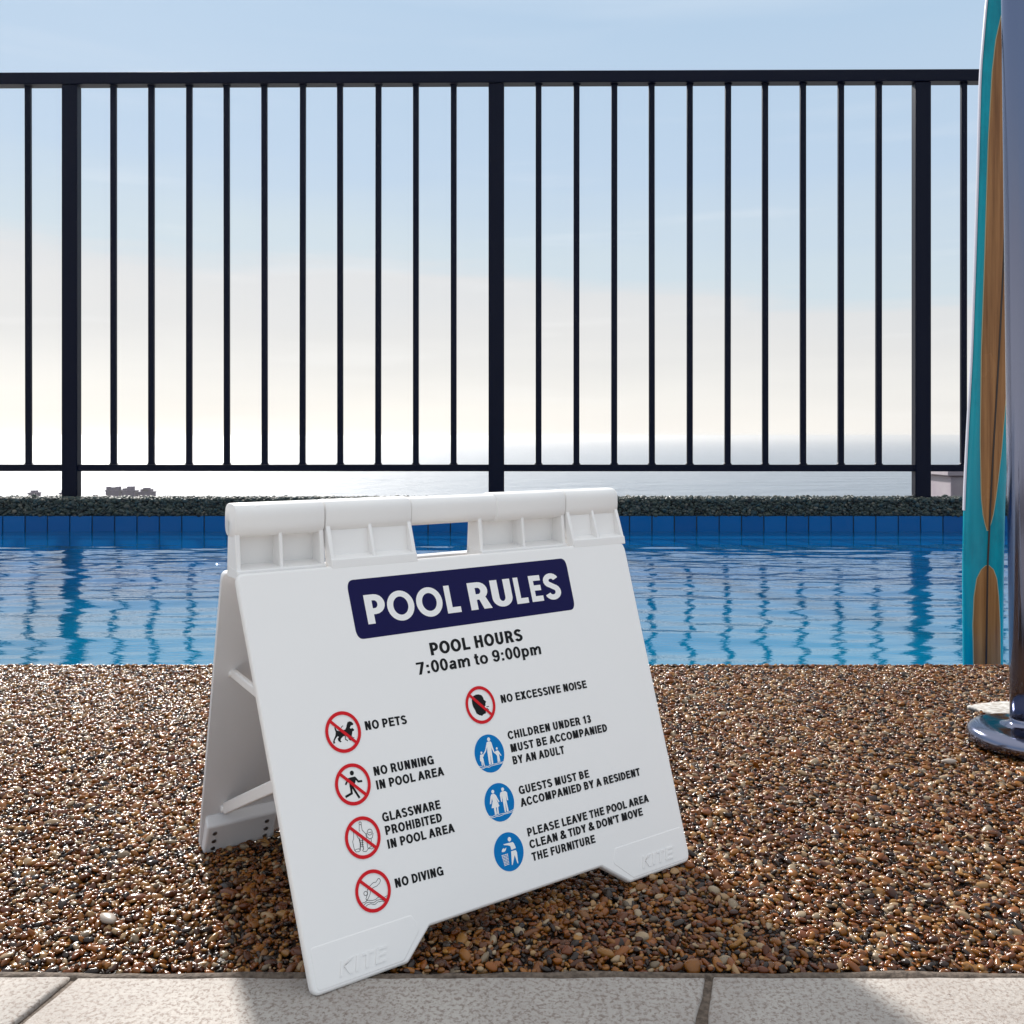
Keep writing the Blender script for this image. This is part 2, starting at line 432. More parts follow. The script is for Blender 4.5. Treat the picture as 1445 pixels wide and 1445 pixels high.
def deck_points(x0, x1, y0, y1, dx, dy):
    nx, ny = int((x1 - x0) / dx), int((y1 - y0) / dy)
    gx, gy = np.meshgrid(np.arange(nx), np.arange(ny))
    X = x0 + (gx + .5 * (gy % 2) + rng.uniform(-.42, .42, gx.shape)) * dx
    Y = y0 + (gy + .5 + rng.uniform(-.42, .42, gx.shape)) * dy
    return X.ravel(), Y.ravel()
X, Y = deck_points(-1.05, 1.15, DECK0 + .0030, DECK1 - .004, .0033, .0029)
n = len(X)
size = np.exp(rng.normal(math.log(.00176), .36, n)); size = np.clip(size, .0008, .0050)
asp = rng.uniform(1.0, 2.2, n); flat = rng.uniform(.42, .85, n)
# pebbles near the two feet lines and chrome base stay where they are: the things stand on them
Z = -.0026 + rng.normal(0, .0010, n) - .12 * (size - .0016)
rot = np.stack([rng.normal(0, .30, n), rng.normal(0, .30, n), rng.uniform(0, 6.28, n)], 1)
scl = np.stack([size * asp ** .5, size / asp ** .5, size * flat], 1)
tint = rng.uniform(0, 1, n)
# colour drift across the deck
drift = .12 * np.sin(X * 6 + 1.3) * np.cos(Y * 9) + .05
tint = np.clip(tint + drift * (rng.uniform(0, 1, n)), 0, .999)
keep = ~(np.abs((X - .575) / .066) ** 2 + np.abs((Y - 1.016) / .026) ** 2 < 1 + .25 * np.sin(X * 190))
P = np.stack([X, Y, Z], 1)[keep]
o = scatter('pebble_gravel', P, rot[keep], scl[keep], tint[keep], pc)
# rounded edge of the deck above the pool
n = 3000 * 5
X = rng.uniform(-1.05, 1.15, n); th = rng.uniform(0, 1.0, n) ** 1.0
Y = DECK1 - .006 + .007 * np.sin(th * 1.57) + rng.normal(0, .0006, n); Z = -.0015 - .012 * (1 - np.cos(th * 1.57)) - .03 * np.clip(th - .8, 0, 1) + rng.normal(0, .0006, n)
size = np.clip(np.exp(rng.normal(math.log(.0020), .30, n)), .0011, .0040)
scl = np.stack([size * 1.15, size * .9, size * .65], 1)
rot = np.stack([-th * 1.4 + rng.normal(0, .2, n), rng.normal(0, .2, n), rng.normal(0, .5, n)], 1)
scatter('edge_pebbles', np.stack([X, Y, Z], 1), rot, scl, np.clip(rng.beta(1.1, 1.6, n), 0, 1), pc)

# pool shell: far wall, coping
def pdx(px, D): return (px - CX) / FPX * D
gd = Geo().box(-5.5, 5.5, POOLF + .012, POOLF + .30, -6, -.012); cop = gd.build('pool_coping', M['matrix']); cop['kind'] = 'structure'
gd = Geo().box(-5.5, 5.5, POOLF + .007, POOLF + .0115, -1.4, -.083); wall = gd.build('pool_wall', M['grout']); wall['kind'] = 'structure'
TW = .1077
t0 = None
base = pdx(0, POOLF) + .012
for k in range(-14, 62):
    x0 = base + k * TW
    if t0 is None:
        G = Geo().box(-TW / 2 + .0028, TW / 2 - .0028, -.0035, .0035, -.105, 0)
        t0 = G.build('tile', M['tile'], None, bevel=.0012, seg=1); tl = t0; tl.parent = wall
    else: tl = clone(t0, wall)
    tl.location = (x0 + TW / 2, POOLF + .0038 + random.uniform(-.0006, .0006), -.0865)
    tl.rotation_euler = (random.gauss(0, .004), 0, random.gauss(0, .004))
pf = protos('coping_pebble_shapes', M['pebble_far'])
n = 36000
X = rng.uniform(-5.5, 5.5, n); th = rng.uniform(0, 1, n)
face = th < .62
Y = np.where(face, POOLF + .008 + rng.normal(0, .0025, n), POOLF + .004 + rng.uniform(.0, .09, n))
Z = np.where(face, -.083 + rng.uniform(0, .079, n), -.011 + rng.normal(0, .002, n) + .010 * np.clip((Y - POOLF) / .02, 0, 1) - .002)
size = np.clip(np.exp(rng.normal(math.log(.0064), .35, n)), .003, .014)
scl = np.stack([size * 1.1, size * .7, size * .85], 1); rot = rng.normal(0, .5, (n, 3))
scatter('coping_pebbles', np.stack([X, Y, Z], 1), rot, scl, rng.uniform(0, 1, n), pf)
# near wall of the pool and its floor
gd = Geo().box(-2.6, 2.6, DECK1 - .0055, DECK1 - .0005, -1.4, -.02); o = gd.build('near_pool_wall', M['tile']); o['kind'] = 'structure'

# pool water with real small waves
def waves(X, Y):
    Z = np.zeros_like(X); r = np.random.default_rng(5)
    for i in range(46):
        L_ = math.exp(r.uniform(math.log(.045), math.log(.55))); a = r.normal(1.57, .26)
        k = 2 * math.pi / L_; amp = .00052 * (L_ / .2) ** .85
        Z += amp * np.sin(k * (X * math.cos(a) + Y * math.sin(a)) + r.uniform(0, 6.28))
    far = np.clip((Y - 1.2) / (POOLF - 1.2), 0, 1)
    calm = 1 - .93 * np.clip((Y - (POOLF - .85)) / .35, 0, 1)
    return Z * (.30 + 1.1 * far ** 1.5) * calm
water = plane('pool_water', -5.5, 5.5, DECK1 - .001, POOLF + .006, WATER, M['water'], 620, 340, fz=waves)

# ------------------------------------------------------------------ metal pool fence
FD = POOLF + .075
fence = empty('pool_fence', (0, FD, 0), 'black metal railing with thin vertical bars on the far side of the pool', 'fence')
def fy(px): return FD + .022 - .045 * (px / 1445.0)      # the fence runs very slightly towards the camera on the right
def fz(py, px): return CAMZ + (HY - py) / FPX * fy(px)
pts0, pts1 = -1100, 2500
ztop = fz(103.0, CX); zrt = fz(119.5, CX); zb0 = fz(665.0, CX); zb1 = fz(655.5, CX)
# straight rails
def rail(name, z0, z1, d, ext=0):
    a, b_ = pts0, pts1
    G = Geo(); ax, ay, bx, by = pdx(a, fy(a)), fy(a), pdx(b_, fy(b_)), fy(b_)
    G.add([(ax, ay - d / 2, z0), (ax, ay + d / 2, z0), (ax, ay + d / 2, z1), (ax, ay - d / 2, z1), (bx, by - d / 2, z0), (bx, by + d / 2, z0), (bx, by + d / 2, z1), (bx, by - d / 2, z1)],
          [(0, 1, 2, 3), (7, 6, 5, 4), (0, 4, 5, 1), (1, 5, 6, 2), (2, 6, 7, 3), (3, 7, 4, 0)])
    return G.build(name, M['fence'], fence, bevel=.004, seg=3)
rail('top_rail', zrt, ztop, .062)
rail('bottom_rail', zb0, zb1, .030)
post0 = bal0 = None
PW, BW = 22.0 / FPX * FD, 8.2 / FPX * FD
for k in range(-2, 5):
    px = 101 + 599.5 * k
    x = pdx(px, fy(px)); y = fy(px)
    if post0 is None:
        G = Geo().box(-PW / 2, PW / 2, -.024, .024, -.004, zrt - .001); post0 = G.build('post', M['fence'], None, bevel=.004, seg=3); post0.parent = fence; p = post0
    else: p = clone(post0, fence)
    p.location = (x, y - FD, 0)
    for j in range(10):
        bx_ = px + 59.5 + 53.3 * j
        if bx_ > 2480: continue
        if bal0 is None:
            G = Geo().box(-BW / 2, BW / 2, -.009, .009, zb1 - .002, zrt + .002)
            # small weld fillets at both ends
            for zz, s_ in ((zb1, 1), (zrt, -1)):
                G.add([(-BW / 2 - .007, -.008, zz + s_ * .0005), (BW / 2 + .007, -.008, zz + s_ * .0005), (BW / 2 - .001, -.008, zz + s_ * .010), (-BW / 2 + .001, -.008, zz + s_ * .010),
                       (-BW / 2 - .007, .008, zz + s_ * .0005), (BW / 2 + .007, .008, zz + s_ * .0005), (BW / 2 - .001, .008, zz + s_ * .010), (-BW / 2 + .001, .008, zz + s_ * .010)],
                      [(0, 1, 2, 3), (7, 6, 5, 4), (0, 4, 5, 1), (1, 5, 6, 2), (2, 6, 7, 3), (3, 7, 4, 0)])
            bal0 = G.build('baluster', M['fence'], None, bevel=.002, seg=2); bal0.parent = fence; q = bal0
        else: q = clone(bal0, fence)
        q.location = (pdx(bx_, fy(bx_)), fy(bx_) - FD, 0)
        q.rotation_euler = (0, random.gauss(0, .0006), random.gauss(0, .01))

# low rendered pillar beyond the fence
PD = 5.15
pl = empty('rendered_pillar', (pdx(1382, PD), PD, -6), 'low mauve rendered pillar beyond the fence at the right, behind the turquoise board', 'pillar')
Geo().box(pdx(1342, PD), pdx(1424, PD), PD, PD + .35, -6, CAMZ - 57 / FPX * PD).build('shaft', M['render_wall'], pl, bevel=.006)
Geo().box(pdx(1338, PD - .02), pdx(1428, PD - .02), PD - .02, PD + .37, CAMZ - 57 / FPX * PD + .001, CAMZ - 49 / FPX * PD).build('cap', M['render_wall'], pl, bevel=.005)

# ------------------------------------------------------------------ headland with far buildings and trees (left)
def headland(X, Y):
    r = ((X + 135) / 85) ** 2 + ((Y - 305) / 42) ** 2
    return 19.6 * np.clip(1 - r, 0, 1) ** .5 + .35 * np.sin(X * .21) * np.cos(Y * .13)
hl = plane('headland', -230, -40, 255, 355, -40.6, M['land'], 60, 30, fz=headland)
BD = 300.0
def bpx(px, py, D=BD): return pdx(px, D), CAMZ - (py - HY) / FPX * D
def building(x0, x1, ytop, label, crown):
    xa, zt = bpx(x0, ytop); xb, _ = bpx(x1, ytop); zb = -21.5; w = xb - xa
    b = empty('apartment_building', ((xa + xb) / 2, BD, zb), label, 'building', 'buildings on the far headland')
    Geo().box(xa, xb, BD, BD + 3, zb, zt).build('wall', M['building'], b)
    rf = Geo().box(xa - .2, xb + .2, BD - .3, BD + 3.1, zt + .01, zt + .4).build('roof', M['building_roof'], b)
    for (a0, a1, hh) in crown:
        Geo().box(xa + w * a0, xa + w * a1, BD + .4, BD + 2.4, zt + .41, zt + .4 + hh * .75).build('roof_tower', M['building'], rf)
    nw = max(2, int(w / 1.4)); w0 = None
    for r_ in range(2):
        for k in range(nw):
            if w0 is None:
                w0 = Geo().box(-.3, .3, -.05, .05, 0, .8).build('window', M['window_glass'], None); w0.parent = b; q = w0
            else: q = clone(w0, b)
            q.location = (xa + w * (k + .5) / nw - (xa + xb) / 2, 0, (zt - 1.35 - 1.5 * r_) - zb)
building(149, 167, 693.5, 'far block with three stubby roof towers, nearest the left fence post', [(0, .2, 1.4), (.38, .62, 1.2), (.8, 1, 1.5)])
building(172, 190, 694.0, 'far block with one raised roof tower, middle of the three taller blocks', [(.0, .15, .9), (.35, .8, 1.7)])
building(195, 215, 695.5, 'far block with a stepped roof, rightmost of the three taller blocks', [(.12, .88, 1.0), (.3, .68, 1.6)])
building(40, 51, 697.0, 'small far house left of the left fence post, near the picture edge', [(.2, .8, .9)])
building(84, 100, 697.0, 'far low house partly hidden behind the left fence post', [(.1, .5, 1.0)])

def tree(cx_px, w_px, ytop, D, label, name='round_tree', fol='far_foliage', dens=230, rs=None):
    x, zt = bpx(cx_px, ytop, D); zb = zt - 5.5 if D > 100 else -.5
    w = w_px / FPX * D; r = random.Random(cx_px)
    t = empty(name, (x, D, zb), label, 'tree', 'low trees on the far headland')
    tr = Geo(); rg = []
    for k in range(5):
        z = zb + (zt - zb) * .7 * k / 4; rad = w * .03 * (1.3 - .2 * k)
        rg.append([(x + rad * math.cos(a_ * 1.047) + .1 * k, D + rad * math.sin(a_ * 1.047), z) for a_ in range(6)])
    tr.rings(rg).build('trunk', M['trunk'], t)
    G = Geo(); hgt = (zt - zb) * .62
    for k in range(dens):
        a_ = r.uniform(0, 6.283); q = r.uniform(0, 1) ** .5; hh = r.uniform(0, 1)
        rr = w / 2 * q * math.sqrt(max(.05, 1 - (hh * .96) ** 2)); c = Vector((x + rr * math.cos(a_), D + rr * math.sin(a_), zt - hgt + hgt * hh * .93))
        s_ = w * r.uniform(.035, .075); d1 = Vector((r.gauss(0, 1), r.gauss(0, 1), r.gauss(0, .6))).normalized() * s_; d2 = Vector((r.gauss(0, 1), r.gauss(0, 1), r.gauss(0, 1))).cross(d1).normalized() * s_ * .7
        G.add([c - d1, c + d2, c + d1, c - d2], [(0, 1, 2, 3)])
    mesh_obj('crown', G.v, G.f, M[fol], t)
tree(67, 15, 698.0, 296, 'small round tree between the house and the low house, left of the left fence post')
tree(134, 20, 697.5, 296, 'dome-shaped tree just right of the left fence post on the far shore')
tree(22, 26, 700.0, 296, 'low spreading tree at the picture left edge on the far shore')
tree(237, 30, 699.0, 296, 'wide low tree right of the three tall far blocks')

# ------------------------------------------------------------------ the A-frame sign
BLp = Vector((-.10583, .49084, 0.0)); YAW = .6002185; TILT = R(24)
U = Vector((math.cos(YAW), math.sin(YAW), 0)); Nn = Vector((-math.sin(YAW), math.cos(YAW), 0)); Zz = Vector((0, 0, 1))
UPV = Nn * math.sin(TILT) + Zz * math.cos(TILT); OUT = -Nn * math.cos(TILT) + Zz * math.sin(TILT)
HM = np.array([[.683444041, -.0425710294, 0], [0, .915498637, 0], [0, -.448252204, 1.0]])
GZ = .0004     # the feet rest on the pebbles' tops
def P3(u, v, w=0.0):
    q = HM @ np.array([u, v, 1.0]); return BLp + U * (q[0] / q[2]) + UPV * (q[1] / q[2]) + OUT * w + Zz * GZ
def F3(u, n, z): return BLp + U * u + Nn * n + Zz * (z + GZ)
sign = empty('a_frame_sign', tuple(F3(.15, .11, 0)), 'white folding plastic A-frame sign with pool rules printed on its front', 'sign')
PWd, PHt = .4116, .2307
def arc2(cx_, cy_, rx, ry, a0, a1, n=6):
    return [(cx_ + rx * math.cos(R(a0 + (a1 - a0) * i / n)), cy_ + ry * math.sin(R(a0 + (a1 - a0) * i / n))) for i in range(n + 1)]
def fillet(poly, rad, n=5):
    out = []
    m = len(poly)
    for i in range(m):
        p0, p1, p2 = Vector(poly[i - 1]), Vector(poly[i]), Vector(poly[(i + 1) % m])
        r_ = rad[i] if isinstance(rad, (list, tuple)) else rad
        a = (p0 - p1).normalized(); b_ = (p2 - p1).normalized(); ang = a.angle(b_); d = r_ / math.tan(ang / 2)
        s_, e = p1 + a * d, p1 + b_ * d
        for k in range(n + 1):
            t = k / n; out.append(tuple((s_ * (1 - t) ** 2 + p1 * 2 * t * (1 - t) + e * t * t)))
    return out
def inset(poly, d):
    m = len(poly); out = []
    for i in range(m):
        p0, p1, p2 = Vector(poly[i - 1]), Vector(poly[i]), Vector(poly[(i + 1) % m])
        e1, e2 = (p1 - p0), (p2 - p1)
        if e1.length < 1e-9: e1 = e2
        if e2.length < 1e-9: e2 = e1
        n1 = Vector((-e1.y, e1.x)).normalized(); n2 = Vector((-e2.y, e2.x)).normalized(); b_ = (n1 + n2).normalized()
        out.append(tuple(p1 + b_ * (d / max(.4, b_.dot(n1)))))
    return out
outline = fillet([(0, 0), (.0838, 0), (.1092, .0159), (.2985, .0159), (.3290, 0), (PWd, 0), (PWd, PHt), (0, PHt)],
                 [.006, .006, .003, .003, .008, .008, .008, .006])
def panel(name, Pf, T, m, rimw=.0016):
    rs = [(0.0, -T), (-.0000, -T + .0008), (0, -rimw), (.0005, -.0006), (.0017, 0.0)]
    G = Geo(); rg = []
    for ins, w in rs:
        poly = inset(outline, ins) if ins else outline
        rg.append([Pf(x, y, w) for x, y in poly])
    G.rings(rg, caps=True)
    o = G.build(name, m, sign)
    for p in o.data.polygons: p.use_smooth = len(p.vertices) == 4
    return o
panel('front_panel', P3, .0052, M['plastic'])
# slightly raised foot pads where the maker's name is moulded
def pad(pts, w=.00022):
    G = Geo(); q = fillet(pts, .003, 4); G.rings([[P3(x, y, .00002) for x, y in q], [P3(x, y, w) for x, y in inset(q, .0006)]], caps=True); return G.build('foot_pad', M['plastic'], sign)
pad([(.004, .0022), (.080, .0022), (.100, .0165), (.094, .0255), (.004, .0255)])
pad([(.312, .0160), (.3335, .0022), (.4075, .0022), (.4075, .0250), (.318, .0250)])

# back panel: plane through the hinge and the rear feet
KB = Vector((.2232, 0.0)); KT = Vector((.1365, .2125))
dB = (KT - KB).normalized(); nB = Vector((dB.y, -dB.x))      # outward, away from the front panel
if nB.x < 0: nB = -nB
BH = (KT - KB).length
def B3(u, v, w=0.0):
    # u, v in the front panel's units; v runs up the rear panel, w outwards
    s_ = u / PWd; uu = .0015 - .0095 * (v / PHt) + s_ * (.2815 + .018 * v / PHt)
    q = KB + dB * (v / PHt * BH) + nB * (w + .0005)
    return F3(uu, q.x, q.y)
panel('rear_panel', B3, .0052, M['plastic_rough'])
# foot block on the inner side of the rear panel, with six screws
def IB(u, v, d):        # inner side, d measured towards the front panel
    q = KB + dB * v - nB * d; return F3(u, q.x, q.y)
for (ua, ub, nm) in ((.0025, .0545, 0), (.226, .2785, 1)):
    G = Geo()
    G.add([IB(ua, .001, .0045), IB(ub, .001, .0045), IB(ub, .030, .0045), IB(ua, .030, .0045), IB(ua, .001, .0125), IB(ub, .001, .0125), IB(ub, .0255, .0125), IB(ua, .0255, .0125)],
          [(0, 1, 2, 3), (7, 6, 5, 4), (0, 4, 5, 1), (1, 5, 6, 2), (2, 6, 7, 3), (3, 7, 4, 0)])
    fb = G.build('foot_block', M['plastic_rough'], sign, bevel=.0016, seg=3)
    if nm == 0:
        for su in (.0085, .0470):
            for sv in (.0055, .0120, .0190):
                G = Geo(); c = IB(su, sv, .0126); ax = (IB(su, sv, .02) - IB(su, sv, .01)).normalized(); s1 = U; s2 = ax.cross(s1).normalized()
                rg = [[c + ax * hh + (s1 * math.cos(a_ * .5236) + s2 * math.sin(a_ * .5236)) * rr for a_ in range(12)] for rr, hh in ((.0017, -.0002), (.0017, .0003), (.0012, .0004), (.0009, .00005), (.0002, .00005))]
                G.rings(rg); G.build('screw', M['screw'], fb, smooth=True)
# stiffening rib under the rear panel's middle
Geo().add([IB(.0545, .0175, .0045), IB(.226, .0175, .0045), IB(.226, .0235, .0045), IB(.0545, .0235, .0045), IB(.0545, .0175, .009), IB(.226, .0175, .009), IB(.226, .0235, .009), IB(.0545, .0235, .009)],
          [(0, 1, 2, 3), (7, 6, 5, 4), (0, 4, 5, 1), (1, 5, 6, 2), (2, 6, 7, 3), (3, 7, 4, 0)]).build('stiffening_rib', M['plastic_rough'], sign, bevel=.001)
# folding stays
def stay(p, q, w, lug=True):
    p, q = Vector(p), Vector(q); G = Geo(); G.bar(p, q, w, .0035, side=(0, 0, 1)); o = G.build('stay', M['plastic'], sign, bevel=.0011, seg=3)
    for c in (p, q):
        G = Geo(); rg = [[c + U * t + (Nn * math.cos(a_ * .6283) + Zz * math.sin(a_ * .6283)) * .0024 for a_ in range(10)] for t in (-.0032, .0032)]
        G.rings(rg); G.build('pivot_pin', M['plastic'], o, smooth=True)
    return o
stay(F3(.0085, .163, .1375), F3(.0085, .066, .1335), .0062)
stay(F3(.0160, .205, .0290), F3(.0160, .051, .1020), .0082)
stay(F3(.2725, .163, .1375), F3(.2725, .066, .1335), .0062)
stay(F3(.2650, .205, .0290), F3(.2650, .051, .1020), .0082)

# hinge rail: five interleaved knuckles, the middle one is the grip
HN, HZ, HR = .1155, .2462, .0112
def uax(px, py):          # position along the hinge axis seen at a picture column
    r_ = Vector(((px - CX) / FPX, 1, -(py - HY) / FPX)); o_ = Vector((0, 0, CAMZ)); nc = HN - .0095
    k = ((BLp + Nn * nc - o_).dot(Nn)) / r_.dot(Nn); return ((o_ + r_ * k) - BLp).dot(U)
bd = [uax(318, 735), uax(458, 737), uax(580, 728), uax(699, 720), uax(797, 712), uax(877, 706)]
bd[0] += .0055; bd[5] -= .0048
def barrel(u0, u1, r_, flat=True):
    rg = []
    def ring(u_, rr):
        out = []
        for k in range(40):
            a_ = k * math.pi / 20
            x, z = math.cos(a_), math.sin(a_)
            # squarish shoulders give the moulding line seen on the front
            p_ = 3.4; q = (abs(x) ** p_ + abs(z) ** p_) ** (-1 / p_)
            out.append(F3(u_, HN + x * q * rr, HZ + z * q * rr * .96))
        return out
    b_ = .0006
    for u_, rr in ((u0, r_ - b_), (u0 + b_ * .4, r_ - b_ * .35), (u0 + b_, r_), (u1 - b_, r_), (u1 - b_ * .4, r_ - b_ * .35), (u1, r_ - b_)): rg.append(ring(u_, rr))
    return rg
top_n, top_z = .0958, .2152            # top front edge of the front panel
def knuckle(k, u0, u1):
    g_ = .0005
    name = 'grip' if k == 2 else 'hinge_knuckle'
    if k == 2: kn = Geo().rings(barrel(u0 + g_ * .3, u1 + .012, HR * .93)).build(name, M['plastic'], sign)
    else: kn = Geo().rings(barrel(u0 + g_, u1 - g_, HR)).build(name, M['plastic'], sign)
    for p in kn.data.polygons: p.use_smooth = len(p.vertices) == 4
    if hasattr(kn.data, 'set_sharp_from_angle'): kn.data.set_sharp_from_angle(angle=R(40))
    if k == 2: return
    front = k in (1, 4)
    # web: sloping back plate of the pocket
    if front: n0, n1, zlo = .1035, .1085, .2185
    else: n0, n1, zlo = .1190, .1165, .2120
    ua, ub = u0 + g_, u1 - g_
    if k == 3: ua = uax(675, 745)
    G = Geo(); G.add([F3(ua, n0, zlo), F3(ub, n0, zlo), F3(ub, n1, HZ), F3(ua, n1, HZ), F3(ua, n0 + .0035, zlo), F3(ub, n0 + .0035, zlo), F3(ub, n1 + .0035, HZ), F3(ua, n1 + .0035, HZ)],
                     [(0, 1, 2, 3), (7, 6, 5, 4), (0, 4, 5, 1), (1, 5, 6, 2), (2, 6, 7, 3), (3, 7, 4, 0)])
    G.build('web', M['plastic'], kn, bevel=.0006)
    # fins
    us = [ua + .0016, (ua + ub) / 2, ub - .0016]
    for j, uf in enumerate(us):
        th_ = .0015 if j != 1 else .0012
        if front: prof = [(HN - .0098, HZ - .004), (top_n - .0006, .2142), (top_n + .006, .2120), (n0 + .002, zlo), (n1 + .002, HZ)]
        else: prof = [(HN - .0088, HZ - .0045), (.1035, .2152), (.1190, .2100), (n0 + .002, zlo), (n1 + .002, HZ)]
        G = Geo(); m_ = len(prof)
        G.rings([[F3(uf - th_, a_, b_) for a_, b_ in prof], [F3(uf + th_, a_, b_) for a_, b_ in prof]]); G.build('fin', M['plastic'], kn, bevel=.0005)
    # ledge joining the pocket to the panel
    if front:
        prof = [(top_n - .0010, .2128), (top_n + .0002, .2190), (n0 + .003, .2216), (n0 + .003, .2128)]
    else:
        prof = [(.1010, .2100), (.1010, .2158), (n0 + .003, .2180), (n0 + .003, .2100)]
    G = Geo(); G.rings([[F3(ua, a_, b_) for a_, b_ in prof], [F3(ub, a_, b_) for a_, b_ in prof]]); G.build('ledge', M['plastic'], kn, bevel=.0007)
for k in range(5): knuckle(k, bd[k], bd[k + 1])
# ------------------------------------------------------------------ printing on the front panel
class Ink:
    """flat shapes on the panel; every stroke sits a hair above the last so that no two faces coincide"""
    def __init__(s, w0): s.G = Geo(); s.w = w0
    def poly(s, pts, T):
        s.w += .000006; n = len(pts); s.G.add([P3(*T(x, y), s.w) for x, y in pts], [tuple(range(n))]); return s
    def stroke(s, pts, t, T, closed=False, cap=0.0):
        s.w += .000006; q_ = [pts[0]]
        for p_ in pts[1:]:
            if math.hypot(p_[0] - q_[-1][0], p_[1] - q_[-1][1]) > 1e-4: q_.append(p_)
        pts = q_; n = len(pts); L_, R_ = [], []
        for i in range(n):
            p1 = Vector(pts[i]); p0 = Vector(pts[i - 1]) if (i or closed) else None; p2 = Vector(pts[(i + 1) % n]) if (i < n - 1 or closed) else None
            d1 = (p1 - p0).normalized() if p0 is not None else (p2 - p1).normalized(); d2 = (p2 - p1).normalized() if p2 is not None else d1
            if not closed and cap:
                if i == 0: p1 = p1 - d2 * cap
                if i == n - 1: p1 = p1 + d1 * cap
            n1 = Vector((-d1.y, d1.x)); n2 = Vector((-d2.y, d2.x)); b_ = (n1 + n2)
            b_ = n1 if b_.length < 1e-6 else b_.normalized(); k = (t / 2) / max(.45, b_.dot(n1))
            L_.append(p1 + b_ * k); R_.append(p1 - b_ * k)
        vs = [P3(*T(p.x, p.y), s.w) for p in L_ + R_]
        m = n if closed else n - 1
        s.G.add(vs, [(i, (i + 1) % n, n + (i + 1) % n, n + i) for i in range(m)]); return s
    def disc(s, c, r_, T, n=40):
        return s.poly([(c[0] + r_ * math.cos(2 * math.pi * i / n), c[1] + r_ * math.sin(2 * math.pi * i / n)) for i in range(n)], T)
    def build(s, name, m, parent):
        o = mesh_obj(name, s.G.v, s.G.f, m, parent)
        # make every print face look outwards
        bm = bmesh.new(); bm.from_mesh(o.data); bm.normal_update()
        fl = [f for f in bm.faces if f.normal.dot(OUT) < 0]
        if fl: bmesh.ops.reverse_faces(bm, faces=fl)
        bm.to_mesh(o.data); bm.free(); return o

